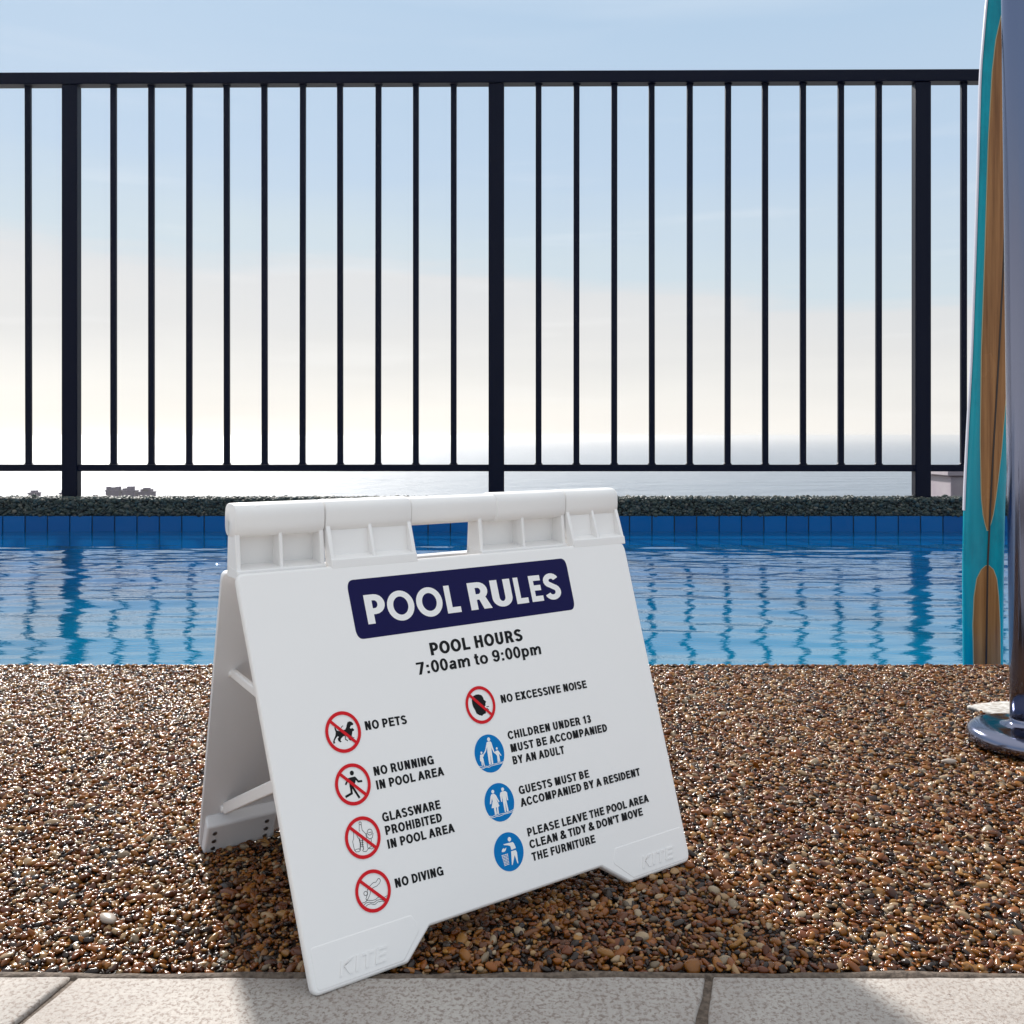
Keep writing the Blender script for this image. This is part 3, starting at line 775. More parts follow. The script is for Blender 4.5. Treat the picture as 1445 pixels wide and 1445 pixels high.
# stroke alphabet, cap height 1: (advance, [strokes / polygons])
def el(cx_, cy_, rx, ry, a0, a1, n=14): return arc2(cx_, cy_, rx, ry, a0, a1, n)
def glyphs(t, round_o=False):
    e = t / 2; G = {}
    def bowl(x0, x1, y0, y1):     # right-hand bowl as on B, P, R, D
        ry = (y1 - y0) / 2; return [(x0, y1)] + el(x1 - ry * .8, (y0 + y1) / 2, ry * .8, ry, 90, -90, 10) + [(x0, y0)]
    G['A'] = (.72, [('p', [(0, 0), (t * 1.06, 0), (.36 + t * .55, 1), (.36 - t * .55, 1)]), ('p', [(.72, 0), (.72 - t * 1.06, 0), (.36 - t * .55, 1), (.36 + t * .55, 1)]), ('p', [(.17, .23), (.55, .23), (.50, .23 + t * .85), (.22, .23 + t * .85)])])
    G['B'] = (.70, [('s', [(.07 + e, 0), (.07 + e, 1)]), ('s', bowl(.1, .64 - e, e, .53)), ('s', bowl(.1, .60 - e, .53, 1 - e))])
    G['C'] = (.72, [('s', el(.38, .5, .36 - e, .515 - e, 32, 328, 22))])
    G['D'] = (.72, [('s', [(.07 + e, 0), (.07 + e, 1)]), ('s', [(.1, 1 - e), (.3, 1 - e)] + el(.3, .5, .385 - e, .5 - e, 85, -85, 14) + [(.3, e), (.1, e)])])
    G['E'] = (.66, [('s', [(.07 + e, 0), (.07 + e, 1)]), ('s', [(.1, e), (.63, e)]), ('s', [(.1, .52), (.59, .52)]), ('s', [(.1, 1 - e), (.62, 1 - e)])])
    G['F'] = (.60, [('s', [(.07 + e, 0), (.07 + e, 1)]), ('s', [(.1, .5), (.54, .5)]), ('s', [(.1, 1 - e), (.59, 1 - e)])])
    G['G'] = (.77, [('s', el(.39, .5, .36 - e, .515 - e, 38, 300, 22) + [(.62, .14)]), ('s', [(.70 - e * .8, 0), (.70 - e * .8, .53)]), ('s', [(.42, .53 - e * .7), (.70, .53 - e * .7)])])
    G['H'] = (.72, [('s', [(.07 + e, 0), (.07 + e, 1)]), ('s', [(.65 - e, 0), (.65 - e, 1)]), ('s', [(.1, .52), (.6, .52)])])
    G['I'] = (.28, [('s', [(.14, 0), (.14, 1)])])
    G['L'] = (.60, [('s', [(.07 + e, 0), (.07 + e, 1)]), ('s', [(.1, e), (.58, e)])])
    G['M'] = (.84, [('s', [(.07 + e, 0), (.07 + e, 1)]), ('s', [(.77 - e, 0), (.77 - e, 1)]), ('p', [(.07, 1), (.07 + t * 1.4, 1), (.42 + e * .7, 0), (.42 - e * .9, 0)]), ('p', [(.77, 1), (.77 - t * 1.4, 1), (.42 - e * .7, 0), (.42 + e * .9, 0)])])
    G['N'] = (.72, [('s', [(.07 + e, 0), (.07 + e, 1)]), ('s', [(.65 - e, 0), (.65 - e, 1)]), ('p', [(.07, 1), (.07 + t * 1.15, 1), (.65, 0), (.65 - t * 1.15, 0)])])
    if round_o: G['O'] = (.92, [('c', el(.46, .5, .46 - e, .525 - e, 0, 360, 40)[:-1])])
    else: G['O'] = (.77, [('c', el(.385, .5, .36 - e, .515 - e, 0, 360, 28)[:-1])])
    G['P'] = (.66, [('s', [(.07 + e, 0), (.07 + e, 1)]), ('s', bowl(.1, .63 - e, .42, 1 - e))])
    G['R'] = (.71, [('s', [(.07 + e, 0), (.07 + e, 1)]), ('s', bowl(.1, .63 - e, .46, 1 - e)), ('p', [(.32, .46), (.52, .50), (.69, 0), (.69 - t * 1.18, 0)])])
    G['S'] = (.67, [('s', el(.335, .735, .29 - e, .28 - e, 18, 250, 12) + el(.335, .29, .305 - e, .305 - e, 70, -162, 14))])
    G['T'] = (.61, [('s', [(.305, 0), (.305, 1)]), ('s', [(.02, 1 - e), (.59, 1 - e)])])
    G['U'] = (.72, [('s', [(.07 + e, 1), (.07 + e, .34)] + el(.36, .34, .29 - e, .355 - e, 180, 360, 14) + [(.65 - e, .34), (.65 - e, 1)])])
    G['V'] = (.66, [('p', [(0, 1), (t * 1.08, 1), (.33 + t * .5, 0), (.33 - t * .5, 0)]), ('p', [(.66, 1), (.66 - t * 1.08, 1), (.33 - t * .5, 0), (.33 + t * .5, 0)])])
    G['W'] = (.94, [('p', [(0, 1), (t * 1.05, 1), (.25 + t * .5, 0), (.25 - t * .5, 0)]), ('p', [(.47 + t * .5, 1), (.47 - t * .5, 1), (.25 - t * .5, 0), (.25 + t * .5, 0)]), ('p', [(.47 - t * .5, 1), (.47 + t * .5, 1), (.69 + t * .5, 0), (.69 - t * .5, 0)]), ('p', [(.94, 1), (.94 - t * 1.05, 1), (.69 - t * .5, 0), (.69 + t * .5, 0)])])
    G['X'] = (.67, [('p', [(.01, 1), (.01 + t * 1.25, 1), (.66, 0), (.66 - t * 1.25, 0)]), ('p', [(.65, 1), (.65 - t * 1.25, 1), (.0, 0), (t * 1.25, 0)])])
    G['Y'] = (.66, [('p', [(0, 1), (t * 1.2, 1), (.33 + e, .38), (.33 - e, .38)]), ('p', [(.66, 1), (.66 - t * 1.2, 1), (.33 - e, .38), (.33 + e, .38)]), ('s', [(.33, 0), (.33, .42)])])
    G['K'] = (.72, [('s', [(.07 + e, 0), (.07 + e, 1)]), ('p', [(.70, 1), (.70 - t * 1.3, 1), (.12, .33), (.12, .33 + t * 1.25)]), ('p', [(.27, .56), (.27 + t, .70), (.72, 0), (.72 - t * 1.25, 0)])])
    G['&'] = (.74, [('s', [(.70, .02), (.30, .60)] + el(.36, .80, .145, .155, 205, -65, 12) + [(.36, .60), (.16, .40)] + el(.29, .26, .23 - e * .4, .27 - e, 140, 300, 8) + [(.56, .22), (.64, .46)])])
    G["'"] = (.24, [('s', [(.12, .64), (.12, 1)])])
    G['0'] = (.56, [('c', el(.28, .5, .255 - e, .51 - e, 0, 360, 26)[:-1])])
    G['1'] = (.56, [('s', [(.34, 0), (.34, 1)]), ('p', [(.10, .70), (.10, .84), (.26, .88), (.32, 1), (.34, .99), (.34, .70)])])
    G['3'] = (.56, [('s', el(.27, .745, .235 - e, .265 - e, 165, -75, 12)[:-1] + [(.24, .53)]), ('s', [(.24, .53)] + el(.27, .285, .255 - e, .30 - e, 80, -165, 12))])
    G['7'] = (.56, [('s', [(.03, 1 - e), (.53, 1 - e)]), ('p', [(.53, 1), (.53, .86), (.29, 0), (.29 - t * 1.08, 0), (.33, .84)])])
    G['9'] = (.56, [('c', el(.28, .68, .255 - e, .33 - e, 0, 360, 22)[:-1]), ('s', [(.535 - e, .66)] + el(.27, .40, .265 - e, .41 - e, 25, -155, 14))])
    G[':'] = (.33, [('p', [(.08, 0), (.08 + t, 0), (.08 + t, .2), (.08, .2)]), ('p', [(.08, .50), (.08 + t, .50), (.08 + t, .70), (.08, .70)])])
    G['a'] = (.56, [('s', [(.50 - e, 0), (.50 - e, .50)] + el(.29, .50, .21 - e, .235 - e, 0, 170, 8)), ('s', [(.45, .40), (.26, .36)] + el(.20, .215, .165 - e, .225 - e, 90, 320, 10) + [(.42, .16)])])
    G['m'] = (.88, [('s', [(.06 + e, 0), (.06 + e, .73)]), ('s', [(.06 + e, .45)] + el(.27, .48, .19 - e + .02, .26 - e, 175, 0, 10) + [(.46 - e, 0)]), ('s', [(.46 - e, .45)] + el(.64, .48, .19 - e + .02, .26 - e, 175, 0, 10) + [(.83 - e, 0)])])
    G['t'] = (.34, [('s', [(.16, .93), (.16, .20)] + el(.24, .18, .08, .18 - e, 180, 280, 5) + [(.32, .09)]), ('s', [(.02, .66), (.31, .66)])])
    G['o'] = (.61, [('c', el(.305, .365, .28 - e, .385 - e, 0, 360, 24)[:-1])])
    G['p'] = (.61, [('s', [(.06 + e, -.27), (.06 + e, .73)]), ('c', el(.32, .365, .26 - e, .385 - e, 0, 360, 22)[:-1])])
    G['i'] = (.28, [('s', [(.14, 0), (.14, .70)]), ('p', [(.14 - e, .82), (.14 + e, .82), (.14 + e, 1), (.14 - e, 1)])])
    return G
HELV = glyphs(.205)
HELT = glyphs(.165)
def set_text(text, u0, u1, v0, cap, ink, G=HELV, track=.015, vslope=0.0, t=.205, gaps=None):
    w = sum((.26 if c == ' ' else G[c][0] + track) for c in text) - track
    sx = (u1 - u0) / w; x = 0
    for c in text:
        if c == ' ': x += .26; continue
        for kind, pts in G[c][1]:
            T = lambda a_, b_, x=x: (u0 + (x + a_) * sx, v0 + b_ * cap + vslope * ((x + a_) / w))
            if kind == 'p': ink.poly(pts, T)
            else: ink.stroke(pts, t, T, closed=(kind == 'c'))
        x += G[c][0] + track
def line(text, u0, u1, v0, cap=.0052, name='lettering', m='ink', parent=None, w0=.00012, vs=-.0009, label=None, **kw):
    ink = Ink(w0); set_text(text, u0, u1, v0, cap, ink, vslope=vs, **kw); o = ink.build(name, M[m], parent or sign)
    if label: o['label'] = label
    return o
# banner
bq = fillet([(.0926, .1858), (.3300, .1864), (.3304, .2222), (.0926, .2212)], .0065, 8)
ink = Ink(.00008); ink.poly(bq, lambda x, y: (x, y)); banner = ink.build('banner', M['navy'], sign); banner['label'] = 'navy blue banner with rounded corners across the sign'
FUT = glyphs(.205, True)
ink = Ink(.00014); capf, v0f = .0175, .19395
for c, a_, b_ in (('P', .1055, .1243), ('O', .1262, .1527), ('O', .1551, .1817), ('L', .1853, .1998), ('R', .2105, .2338), ('U', .2356, .2584), ('L', .2624, .2762), ('E', .2804, .2942), ('S', .2972, .3166)):
    adv, prims = FUT[c]
    allx = [p[0] for k_, pts in prims for p in pts]; lo, hi = (.07 if c in 'PLREU' else min(allx) - (.1025 if c in 'OS' else 0)), (max(allx) + (.1025 if c in 'OSPR' and c != 'R' else 0))
    if c == 'U': hi = .65
    if c == 'R': hi = .69
    sx = (b_ - a_) / (hi - lo)
    vv = v0f + .0012 * ((a_ - .1055) / .21)
    for kind, pts in prims:
        T = lambda x, y: (a_ + (x - lo) * sx, vv + y * capf)
        if kind == 'p': ink.poly(pts, T)
        else: ink.stroke(pts, .205, T, closed=(kind == 'c'))
ink.build('lettering', M['white_ink'], banner)
line('POOL HOURS', .1588, .2610, .1702, .0078, vs=.0006)
line('7:00am to 9:00pm', .1425, .2790, .1598, .0075, vs=.0004, G=HELT, t=.165)
for a_ in [('NO PETS', .0842, .1242, .1334), ('NO RUNNING', .0842, .1425, .1069), ('IN POOL AREA', .0845, .1498, .0990), ('GLASSWARE', .0843, .1405, .0803), ('PROHIBITED', .0845, .1397, .0727),
           ('IN POOL AREA', .0845, .1494, .0649), ('NO DIVING', .0843, .1312, .0425), ('NO EXCESSIVE NOISE', .2222, .3245, .1336), ('CHILDREN UNDER 13', .2222, .3212, .1103),
           ('MUST BE ACCOMPANIED', .2222, .3388, .1021), ('BY AN ADULT', .2218, .2822, .0944), ('GUESTS MUST BE', .2222, .3055, .0753), ('ACCOMPANIED BY A RESIDENT', .2215, .3686, .0676),
           ('PLEASE LEAVE THE POOL AREA', .2222, .3723, .0487), ("CLEAN & TIDY & DON'T MOVE", .2222, .3615, .0411), ('THE FURNITURE', .2222, .2970, .0333)]:
    line(*a_)

ICONS={'pets':[('P',[(0.35,0.43),(0.47,0.45),(0.57,0.41),(0.65,0.31),(0.63,0.25),(0.51,0.24),(0.46,0.2),(0.41,0.13),(0.48,0.08),(0.54,0.13),(0.57,0.08),(0.64,0.02),(0.61,-0.03),(0.52,-0.05),(0.48,-0.17),(0.42,-0.26),(0.31,-0.26),(0.14,-0.19),(-0.04,-0.2),(-0.19,-0.29),(-0.23,-0.37),(-0.18,-0.44),(-0.27,-0.45),(-0.35,-0.37),(-0.37,-0.26),(-0.28,-0.19),(-0.34,-0.14),(-0.44,-0.21),(-0.5,-0.27),(-0.56,-0.34),(-0.55,-0.45),(-0.65,-0.45),(-0.65,-0.36),(-0.56,-0.22),(-0.46,-0.09),(-0.41,0.06),(-0.43,0.16),(-0.44,0.27),(-0.4,0.32),(-0.37,0.24),(-0.33,0.13),(-0.2,0.08),(-0.09,0.1),(0.03,0.1),(0.14,0.1),(0.22,0.2),(0.29,0.35)]),('S',0.035,[(-0.06,0.21),(-0.02,0.27),(0.06,0.3)]),('S',0.046,[(0.07,-0.21),(0.05,-0.36),(0.17,-0.45)]),('S',0.046,[(0.23,-0.24),(0.26,-0.4),(0.36,-0.46)]),('S',0.035,[(0.41,-0.23),(0.47,-0.36),(0.56,-0.36)])],
'run':[('C',(0.06,0.54),0.114),('P',[(-0.24,0.29),(-0.2,0.34),(-0.03,0.35),(0.19,0.35),(0.23,0.26),(0.17,0.1),(0.1,-0.02),(-0.02,-0.13),(-0.21,-0.09),(-0.18,0.09),(-0.18,0.25)]),('S',0.1,[(0.17,0.31),(0.33,0.08),(0.55,0.06)]),('S',0.092,[(-0.2,0.29),(-0.41,0.06)]),('S',0.115,[(-0.14,-0.05),(-0.15,-0.4),(-0.53,-0.5)]),('S',0.115,[(-0.06,-0.09),(0.23,-0.7)])],
'glass':[('S',0.023,[(-0.49,0.41),(-0.45,0.32),(-0.51,0.07),(-0.59,-0.06),(-0.58,-0.46),(-0.5,-0.57),(-0.35,-0.59),(-0.25,-0.54),(-0.32,-0.46),(-0.47,-0.45),(-0.57,-0.48)]),('S',0.023,[(-0.05,0.67),(-0.12,0.4),(-0.1,0.32)]),('S',0.023,[(0.05,0.65),(0.04,0.36),(0.2,0.14),(0.2,-0.17),(0.16,-0.46),(0.18,-0.58),(0.04,-0.68),(-0.11,-0.63),(-0.16,-0.54)]),('O',(0.0,0.69),0.065,0.024),('S',0.023,[(-0.31,0.25),(-0.3,0.14),(-0.24,-0.01)]),('S',0.046,[(-0.2,-0.0),(-0.19,-0.27),(-0.27,-0.51)]),('S',0.038,[(-0.04,-0.04),(-0.08,-0.33),(-0.08,-0.57)]),('S',0.023,[(-0.24,-0.1),(-0.0,-0.14)]),('S',0.023,[(-0.24,-0.2),(-0.02,-0.23)]),('S',0.023,[(-0.25,-0.29),(-0.03,-0.33)]),('S',0.023,[(-0.26,-0.38),(-0.04,-0.42)]),('O',(0.44,0.17),0.139,0.024),('S',0.023,[(0.24,0.17),(0.24,-0.02),(0.35,-0.14),(0.52,-0.12),(0.62,0.08)]),('S',0.023,[(0.36,0.16),(0.54,0.15)]),('S',0.023,[(0.44,-0.14),(0.43,-0.3)]),('S',0.023,[(0.18,-0.56),(0.4,-0.5),(0.57,-0.56),(0.38,-0.63),(0.2,-0.56)])],
'dive':[('S',0.023,[(0.48,0.48),(0.52,0.37),(0.43,0.26),(0.25,0.17),(0.04,0.15),(-0.12,0.06),(-0.2,-0.11),(-0.33,-0.26),(-0.43,-0.33),(-0.47,-0.26),(-0.33,-0.07),(-0.31,0.11),(-0.12,0.27),(0.09,0.37),(0.25,0.36),(0.39,0.48),(0.47,0.49)]),('O',(-0.43,-0.01),0.098,0.024),('S',0.023,[(-0.78,-0.38),(-0.58,-0.4),(-0.39,-0.34),(-0.14,-0.42),(0.05,-0.42),(0.24,-0.35),(0.5,-0.44),(0.74,-0.41)]),('S',0.023,[(-0.68,-0.53),(-0.5,-0.44),(-0.32,-0.45),(-0.07,-0.54),(0.13,-0.47),(0.35,-0.49),(0.51,-0.59)]),('S',0.023,[(-0.61,-0.62),(-0.43,-0.54),(-0.25,-0.54),(-0.05,-0.64),(0.15,-0.56),(0.38,-0.58),(0.5,-0.63)])],
'noise':[('P',[(-0.35,0.53),(-0.18,0.58),(0.01,0.57),(0.19,0.5),(0.27,0.38),(0.29,0.25),(0.43,0.11),(0.36,0.05),(0.34,-0.08),(0.27,-0.1),(0.27,-0.2),(0.35,-0.26),(0.28,-0.35),(0.26,-0.49),(0.14,-0.5),(0.04,-0.53),(-0.02,-0.58),(-0.21,-0.51),(-0.38,-0.39),(-0.41,-0.24),(-0.5,-0.04),(-0.53,0.15),(-0.51,0.33),(-0.45,0.45)]),('S',0.038,[(0.38,-0.15),(0.55,-0.16)]),('S',0.035,[(0.38,-0.22),(0.51,-0.34)])],
'child':[('C',(0.12,0.73),0.1),('P',[(-0.05,0.6),(0.04,0.62),(0.2,0.61),(0.26,0.54),(0.29,0.3),(0.34,0.03),(0.43,-0.04),(0.4,-0.09),(0.29,-0.02),(0.2,0.24),(0.19,0.28),(0.16,0.02),(0.11,-0.58),(-0.0,-0.57),(0.03,-0.05),(-0.06,-0.56),(-0.17,-0.56),(-0.13,0.11),(-0.08,0.36),(-0.23,0.13),(-0.38,0.01),(-0.45,0.01),(-0.42,0.05),(-0.25,0.21)]),('C',(-0.53,0.13),0.062),('P',[(-0.64,0.04),(-0.47,0.04),(-0.41,-0.01),(-0.42,-0.06),(-0.5,-0.11),(-0.48,-0.19),(-0.48,-0.58),(-0.55,-0.57),(-0.55,-0.33),(-0.62,-0.56),(-0.67,-0.52),(-0.65,-0.31),(-0.72,-0.29),(-0.7,-0.15)]),('C',(0.54,0.17),0.065),('P',[(0.42,0.05),(0.59,0.06),(0.66,-0.03),(0.76,-0.25),(0.71,-0.26),(0.63,-0.13),(0.61,-0.24),(0.6,-0.56),(0.54,-0.56),(0.53,-0.38),(0.5,-0.56),(0.43,-0.54),(0.46,-0.21),(0.38,-0.09),(0.33,-0.04)]),('S',0.027,[(-0.87,-0.53),(-0.72,-0.57),(-0.59,-0.63),(-0.46,-0.59),(-0.26,-0.64),(-0.11,-0.59),(0.09,-0.58),(0.28,-0.6),(0.45,-0.58),(0.66,-0.6),(0.86,-0.56)]),('S',0.027,[(-0.83,-0.63),(-0.61,-0.69),(-0.41,-0.65),(-0.23,-0.7),(-0.08,-0.66),(0.21,-0.65),(0.5,-0.65),(0.79,-0.63)])],
'guest':[('C',(-0.31,0.62),0.096),('P',[(-0.45,0.5),(-0.25,0.5),(-0.15,0.4),(-0.0,0.03),(-0.07,0.01),(-0.18,0.24),(-0.06,-0.18),(-0.16,-0.23),(-0.19,-0.57),(-0.3,-0.57),(-0.25,-0.22),(-0.31,-0.22),(-0.33,-0.58),(-0.46,-0.57),(-0.45,-0.21),(-0.6,-0.19),(-0.44,0.14),(-0.45,0.3),(-0.57,0.02),(-0.66,0.03),(-0.53,0.38)]),('C',(0.37,0.61),0.096),('P',[(0.17,0.47),(0.31,0.51),(0.52,0.49),(0.62,0.4),(0.6,-0.01),(0.52,-0.0),(0.51,0.27),(0.48,-0.04),(0.49,-0.58),(0.37,-0.57),(0.37,-0.06),(0.31,-0.58),(0.22,-0.56),(0.23,0.01),(0.24,0.3),(0.17,-0.02),(0.11,0.01),(0.11,0.34)]),('S',0.027,[(-0.9,-0.54),(-0.65,-0.62),(-0.49,-0.59),(-0.34,-0.63),(-0.13,-0.6),(0.07,-0.61),(0.33,-0.62),(0.59,-0.6),(0.83,-0.56)]),('S',0.027,[(-0.85,-0.63),(-0.61,-0.69),(-0.4,-0.67),(-0.16,-0.7),(0.16,-0.66),(0.42,-0.67),(0.76,-0.65)])],
'bin':[('C',(0.19,0.61),0.115),('P',[(-0.27,0.45),(0.08,0.44),(0.38,0.42),(0.44,0.33),(0.51,0.08),(0.18,0.05),(0.16,0.26),(0.02,0.33),(-0.26,0.41)]),('P',[(0.15,-0.01),(0.47,-0.02),(0.52,-0.14),(0.46,-0.73),(0.41,-0.7),(0.33,-0.25),(0.07,-0.71),(0.02,-0.7)]),('P',[(-0.48,0.1),(-0.41,0.22),(-0.29,0.25),(-0.25,0.2),(-0.12,0.25),(-0.19,0.13),(-0.28,0.07),(-0.41,0.07)]),('P',[(-0.54,-0.07),(-0.44,-0.07),(-0.44,-0.11),(-0.53,-0.11)]),('P',[(-0.42,-0.07),(-0.33,-0.07),(-0.33,-0.11),(-0.42,-0.11)]),('P',[(-0.31,-0.07),(-0.21,-0.07),(-0.22,-0.12),(-0.31,-0.11)]),('P',[(-0.19,-0.07),(-0.1,-0.08),(-0.1,-0.12),(-0.19,-0.12)]),('P',[(-0.53,-0.14),(-0.44,-0.14),(-0.44,-0.19),(-0.52,-0.19)]),('P',[(-0.42,-0.14),(-0.33,-0.14),(-0.33,-0.19),(-0.42,-0.19)]),('P',[(-0.31,-0.15),(-0.22,-0.15),(-0.22,-0.19),(-0.31,-0.19)]),('P',[(-0.2,-0.15),(-0.11,-0.15),(-0.11,-0.19),(-0.2,-0.19)]),('P',[(-0.52,-0.22),(-0.44,-0.22),(-0.43,-0.26),(-0.52,-0.26)]),('P',[(-0.41,-0.22),(-0.33,-0.22),(-0.33,-0.26),(-0.41,-0.26)]),('P',[(-0.31,-0.22),(-0.22,-0.22),(-0.22,-0.26),(-0.31,-0.26)]),('P',[(-0.2,-0.22),(-0.11,-0.22),(-0.12,-0.26),(-0.2,-0.26)]),('P',[(-0.51,-0.29),(-0.43,-0.29),(-0.43,-0.34),(-0.51,-0.34)]),('P',[(-0.41,-0.29),(-0.33,-0.29),(-0.33,-0.34),(-0.41,-0.34)]),('P',[(-0.31,-0.3),(-0.23,-0.29),(-0.23,-0.34),(-0.31,-0.34)]),('P',[(-0.21,-0.3),(-0.12,-0.29),(-0.13,-0.34),(-0.21,-0.34)]),('P',[(-0.5,-0.37),(-0.43,-0.37),(-0.42,-0.41),(-0.5,-0.41)]),('P',[(-0.41,-0.37),(-0.33,-0.37),(-0.33,-0.41),(-0.4,-0.41)]),('P',[(-0.31,-0.37),(-0.23,-0.37),(-0.23,-0.41),(-0.31,-0.41)]),('P',[(-0.21,-0.37),(-0.13,-0.37),(-0.14,-0.41),(-0.21,-0.41)]),('P',[(-0.5,-0.44),(-0.42,-0.44),(-0.42,-0.49),(-0.49,-0.49)]),('P',[(-0.4,-0.45),(-0.33,-0.44),(-0.33,-0.49),(-0.4,-0.49)]),('P',[(-0.31,-0.45),(-0.23,-0.44),(-0.24,-0.48),(-0.31,-0.49)]),('P',[(-0.22,-0.45),(-0.14,-0.44),(-0.14,-0.48),(-0.22,-0.48)]),('P',[(-0.49,-0.52),(-0.42,-0.52),(-0.41,-0.56),(-0.48,-0.57)]),('P',[(-0.4,-0.52),(-0.33,-0.52),(-0.33,-0.56),(-0.4,-0.56)]),('P',[(-0.31,-0.52),(-0.24,-0.51),(-0.24,-0.56),(-0.31,-0.56)]),('P',[(-0.22,-0.52),(-0.15,-0.51),(-0.15,-0.55),(-0.22,-0.56)]),('P',[(-0.48,-0.6),(-0.41,-0.59),(-0.41,-0.64),(-0.48,-0.64)]),('P',[(-0.4,-0.6),(-0.33,-0.59),(-0.33,-0.63),(-0.39,-0.64)]),('P',[(-0.31,-0.6),(-0.24,-0.59),(-0.24,-0.63),(-0.31,-0.63)]),('P',[(-0.23,-0.6),(-0.15,-0.58),(-0.16,-0.63),(-0.23,-0.63)])]}
RU, RV = .0157, .0118
for nm, uc, vc, kind, lab in (('pets', .0646, .13495, 'no', 'red ring pictogram crossing out two dogs'), ('run', .0645, .1050, 'no', 'red ring pictogram crossing out a running figure'),
                         ('glass', .0644, .0748, 'no', 'red ring pictogram crossing out bottles and a glass'), ('dive', .0646, .0447, 'no', 'red ring pictogram crossing out a diver over waves'),
                         ('noise', .2000, .1351, 'no', 'red ring pictogram crossing out a shouting head'), ('child', .1995, .1046, 'disc', 'blue disc pictogram of an adult with two children'),
                         ('guest', .1998, .0740, 'disc', 'blue disc pictogram of a woman and a man'), ('bin', .1994, .0433, 'disc', 'blue disc pictogram of a person using a litter bin')):
    T = lambda x, y: (uc + x * RU, vc + y * RV)
    pic = None
    if kind == 'disc':
        ink = Ink(.00010); ink.disc((0, 0), 1.0, T, 72); pic = ink.build('pictogram', M['blue'], sign)
    else:
        ink = Ink(.00040); ink.stroke(arc2(0, 0, .915, .915, 0, 360, 72)[:-1], .17, T, closed=True); ink.stroke([(-.66, .66), (.66, -.66)], .155, T)
        pic = ink.build('pictogram', M['red'], sign)
    pic['label'] = lab
    ink = Ink(.00010 if kind == 'no' else .00015)
    for it in ICONS[nm]:
        if it[0] == 'P': ink.poly(it[1], T)
        elif it[0] == 'S': ink.stroke(it[2], it[1], T)
        elif it[0] == 'C': ink.disc(it[1], it[2], T, 20)
        elif it[0] == 'O': ink.stroke(arc2(it[1][0], it[1][1], it[2], it[2], 0, 360, 20)[:-1], it[3], T, closed=True)
    ink.build('figure', M['ink' if kind == 'no' else 'white_ink'], pic)

# maker's name moulded in relief on both feet
RELG = glyphs(.15)
def relief(u0, u1, v0, cap, sl=.18):
    G = Geo(); w_top = .00068; seq = [('K', 1), ('I', 1), ('T', 1), ('E', 1)]
    adv = sum(RELG[c][0] + .05 for c, _ in seq); sx = (u1 - u0) / adv; x = 0; lift = 0
    for c, _ in seq:
        for kind, pts in RELG[c][1]:
            lift += .000006
            if kind == 'p': polys = [pts]
            else:
                p, q = Vector(pts[0]), Vector(pts[1]); d = (q - p).normalized(); nn = Vector((-d.y, d.x)) * .075
                polys = [[tuple(p + nn), tuple(q + nn), tuple(q - nn), tuple(p - nn)]]
            for pl_ in polys:
                T = lambda a_, b_: (u0 + (x + a_ + sl * b_) * sx, v0 + b_ * cap)
                n = len(pl_)
                G.rings([[P3(*T(a_, b_), .0003) for a_, b_ in pl_], [P3(*T(a_, b_), w_top + lift) for a_, b_ in pl_]])
        x += RELG[c][0] + .05
    o = G.build('moulded_name', M['plastic'], sign); return o
relief(.0225, .0660, .0058, .0080)
relief(.3455, .3890, .0062, .0076)

# ------------------------------------------------------------------ chrome pole with its round base, right edge
PBx, PBy = pdx(1451, .893), .893
pole = empty('chrome_pole', (PBx, PBy, 0), 'polished steel pole rising from a round domed base at the right edge of the deck', 'pole')
rad = .0157
G = Geo(); rg = []
topx = PBx - .0085
for k in range(25):
    t = k / 24; z = .012 + t * 1.6; x = PBx + (topx - PBx) * (z / .72)
    rg.append([(x + rad * math.cos(a_ * math.pi / 24), PBy + rad * math.sin(a_ * math.pi / 24), z) for a_ in range(48)])
G.rings(rg); G.build('tube', M['steel'], pole, smooth=True)
G = Geo(); rg = []
for r_, z in ((.0490, .0003), (.0515, .0010), (.0535, .0030), (.0544, .0060), (.0544, .0095), (.0533, .0128), (.0508, .0155), (.047, .0171), (.0415, .0181), (.034, .0188), (.026, .0194), (.0205, .0203), (.0178, .0219), (.0164, .0242), (.0158, .027)):
    rg.append([(PBx + r_ * math.cos(a_ * math.pi / 36), PBy + r_ * math.sin(a_ * math.pi / 36), z) for a_ in range(72)])
G.rings(rg); G.build('base_flange', M['steel'], pole, smooth=True)

# pale mortar patch behind the pole
G = Geo(); n = 46; r1 = random.Random(3)
pp = [(.575 + .070 * math.cos(a_) * (1 + .10 * math.sin(3 * a_ + 1) + r1.uniform(-.05, .05)), 1.016 + .028 * math.sin(a_) * (1 + .22 * math.sin(2 * a_) + r1.uniform(-.1, .1))) for a_ in [i * 2 * math.pi / n for i in range(n)]]
c_ = (.575, 1.016)
G.rings([[(x, y, -.004) for x, y in pp], [(x, y, -.0004) for x, y in pp], [(c_[0] + (x - c_[0]) * .95, c_[1] + (y - c_[1]) * .9, .0006 + r1.uniform(-.0002, .0004)) for x, y in pp]])
tag(G.build('mortar_patch', M['patch'], None, smooth=True), 'pale flat patch of mortar set in the pebbles just behind the steel pole base', 'mortar patch')
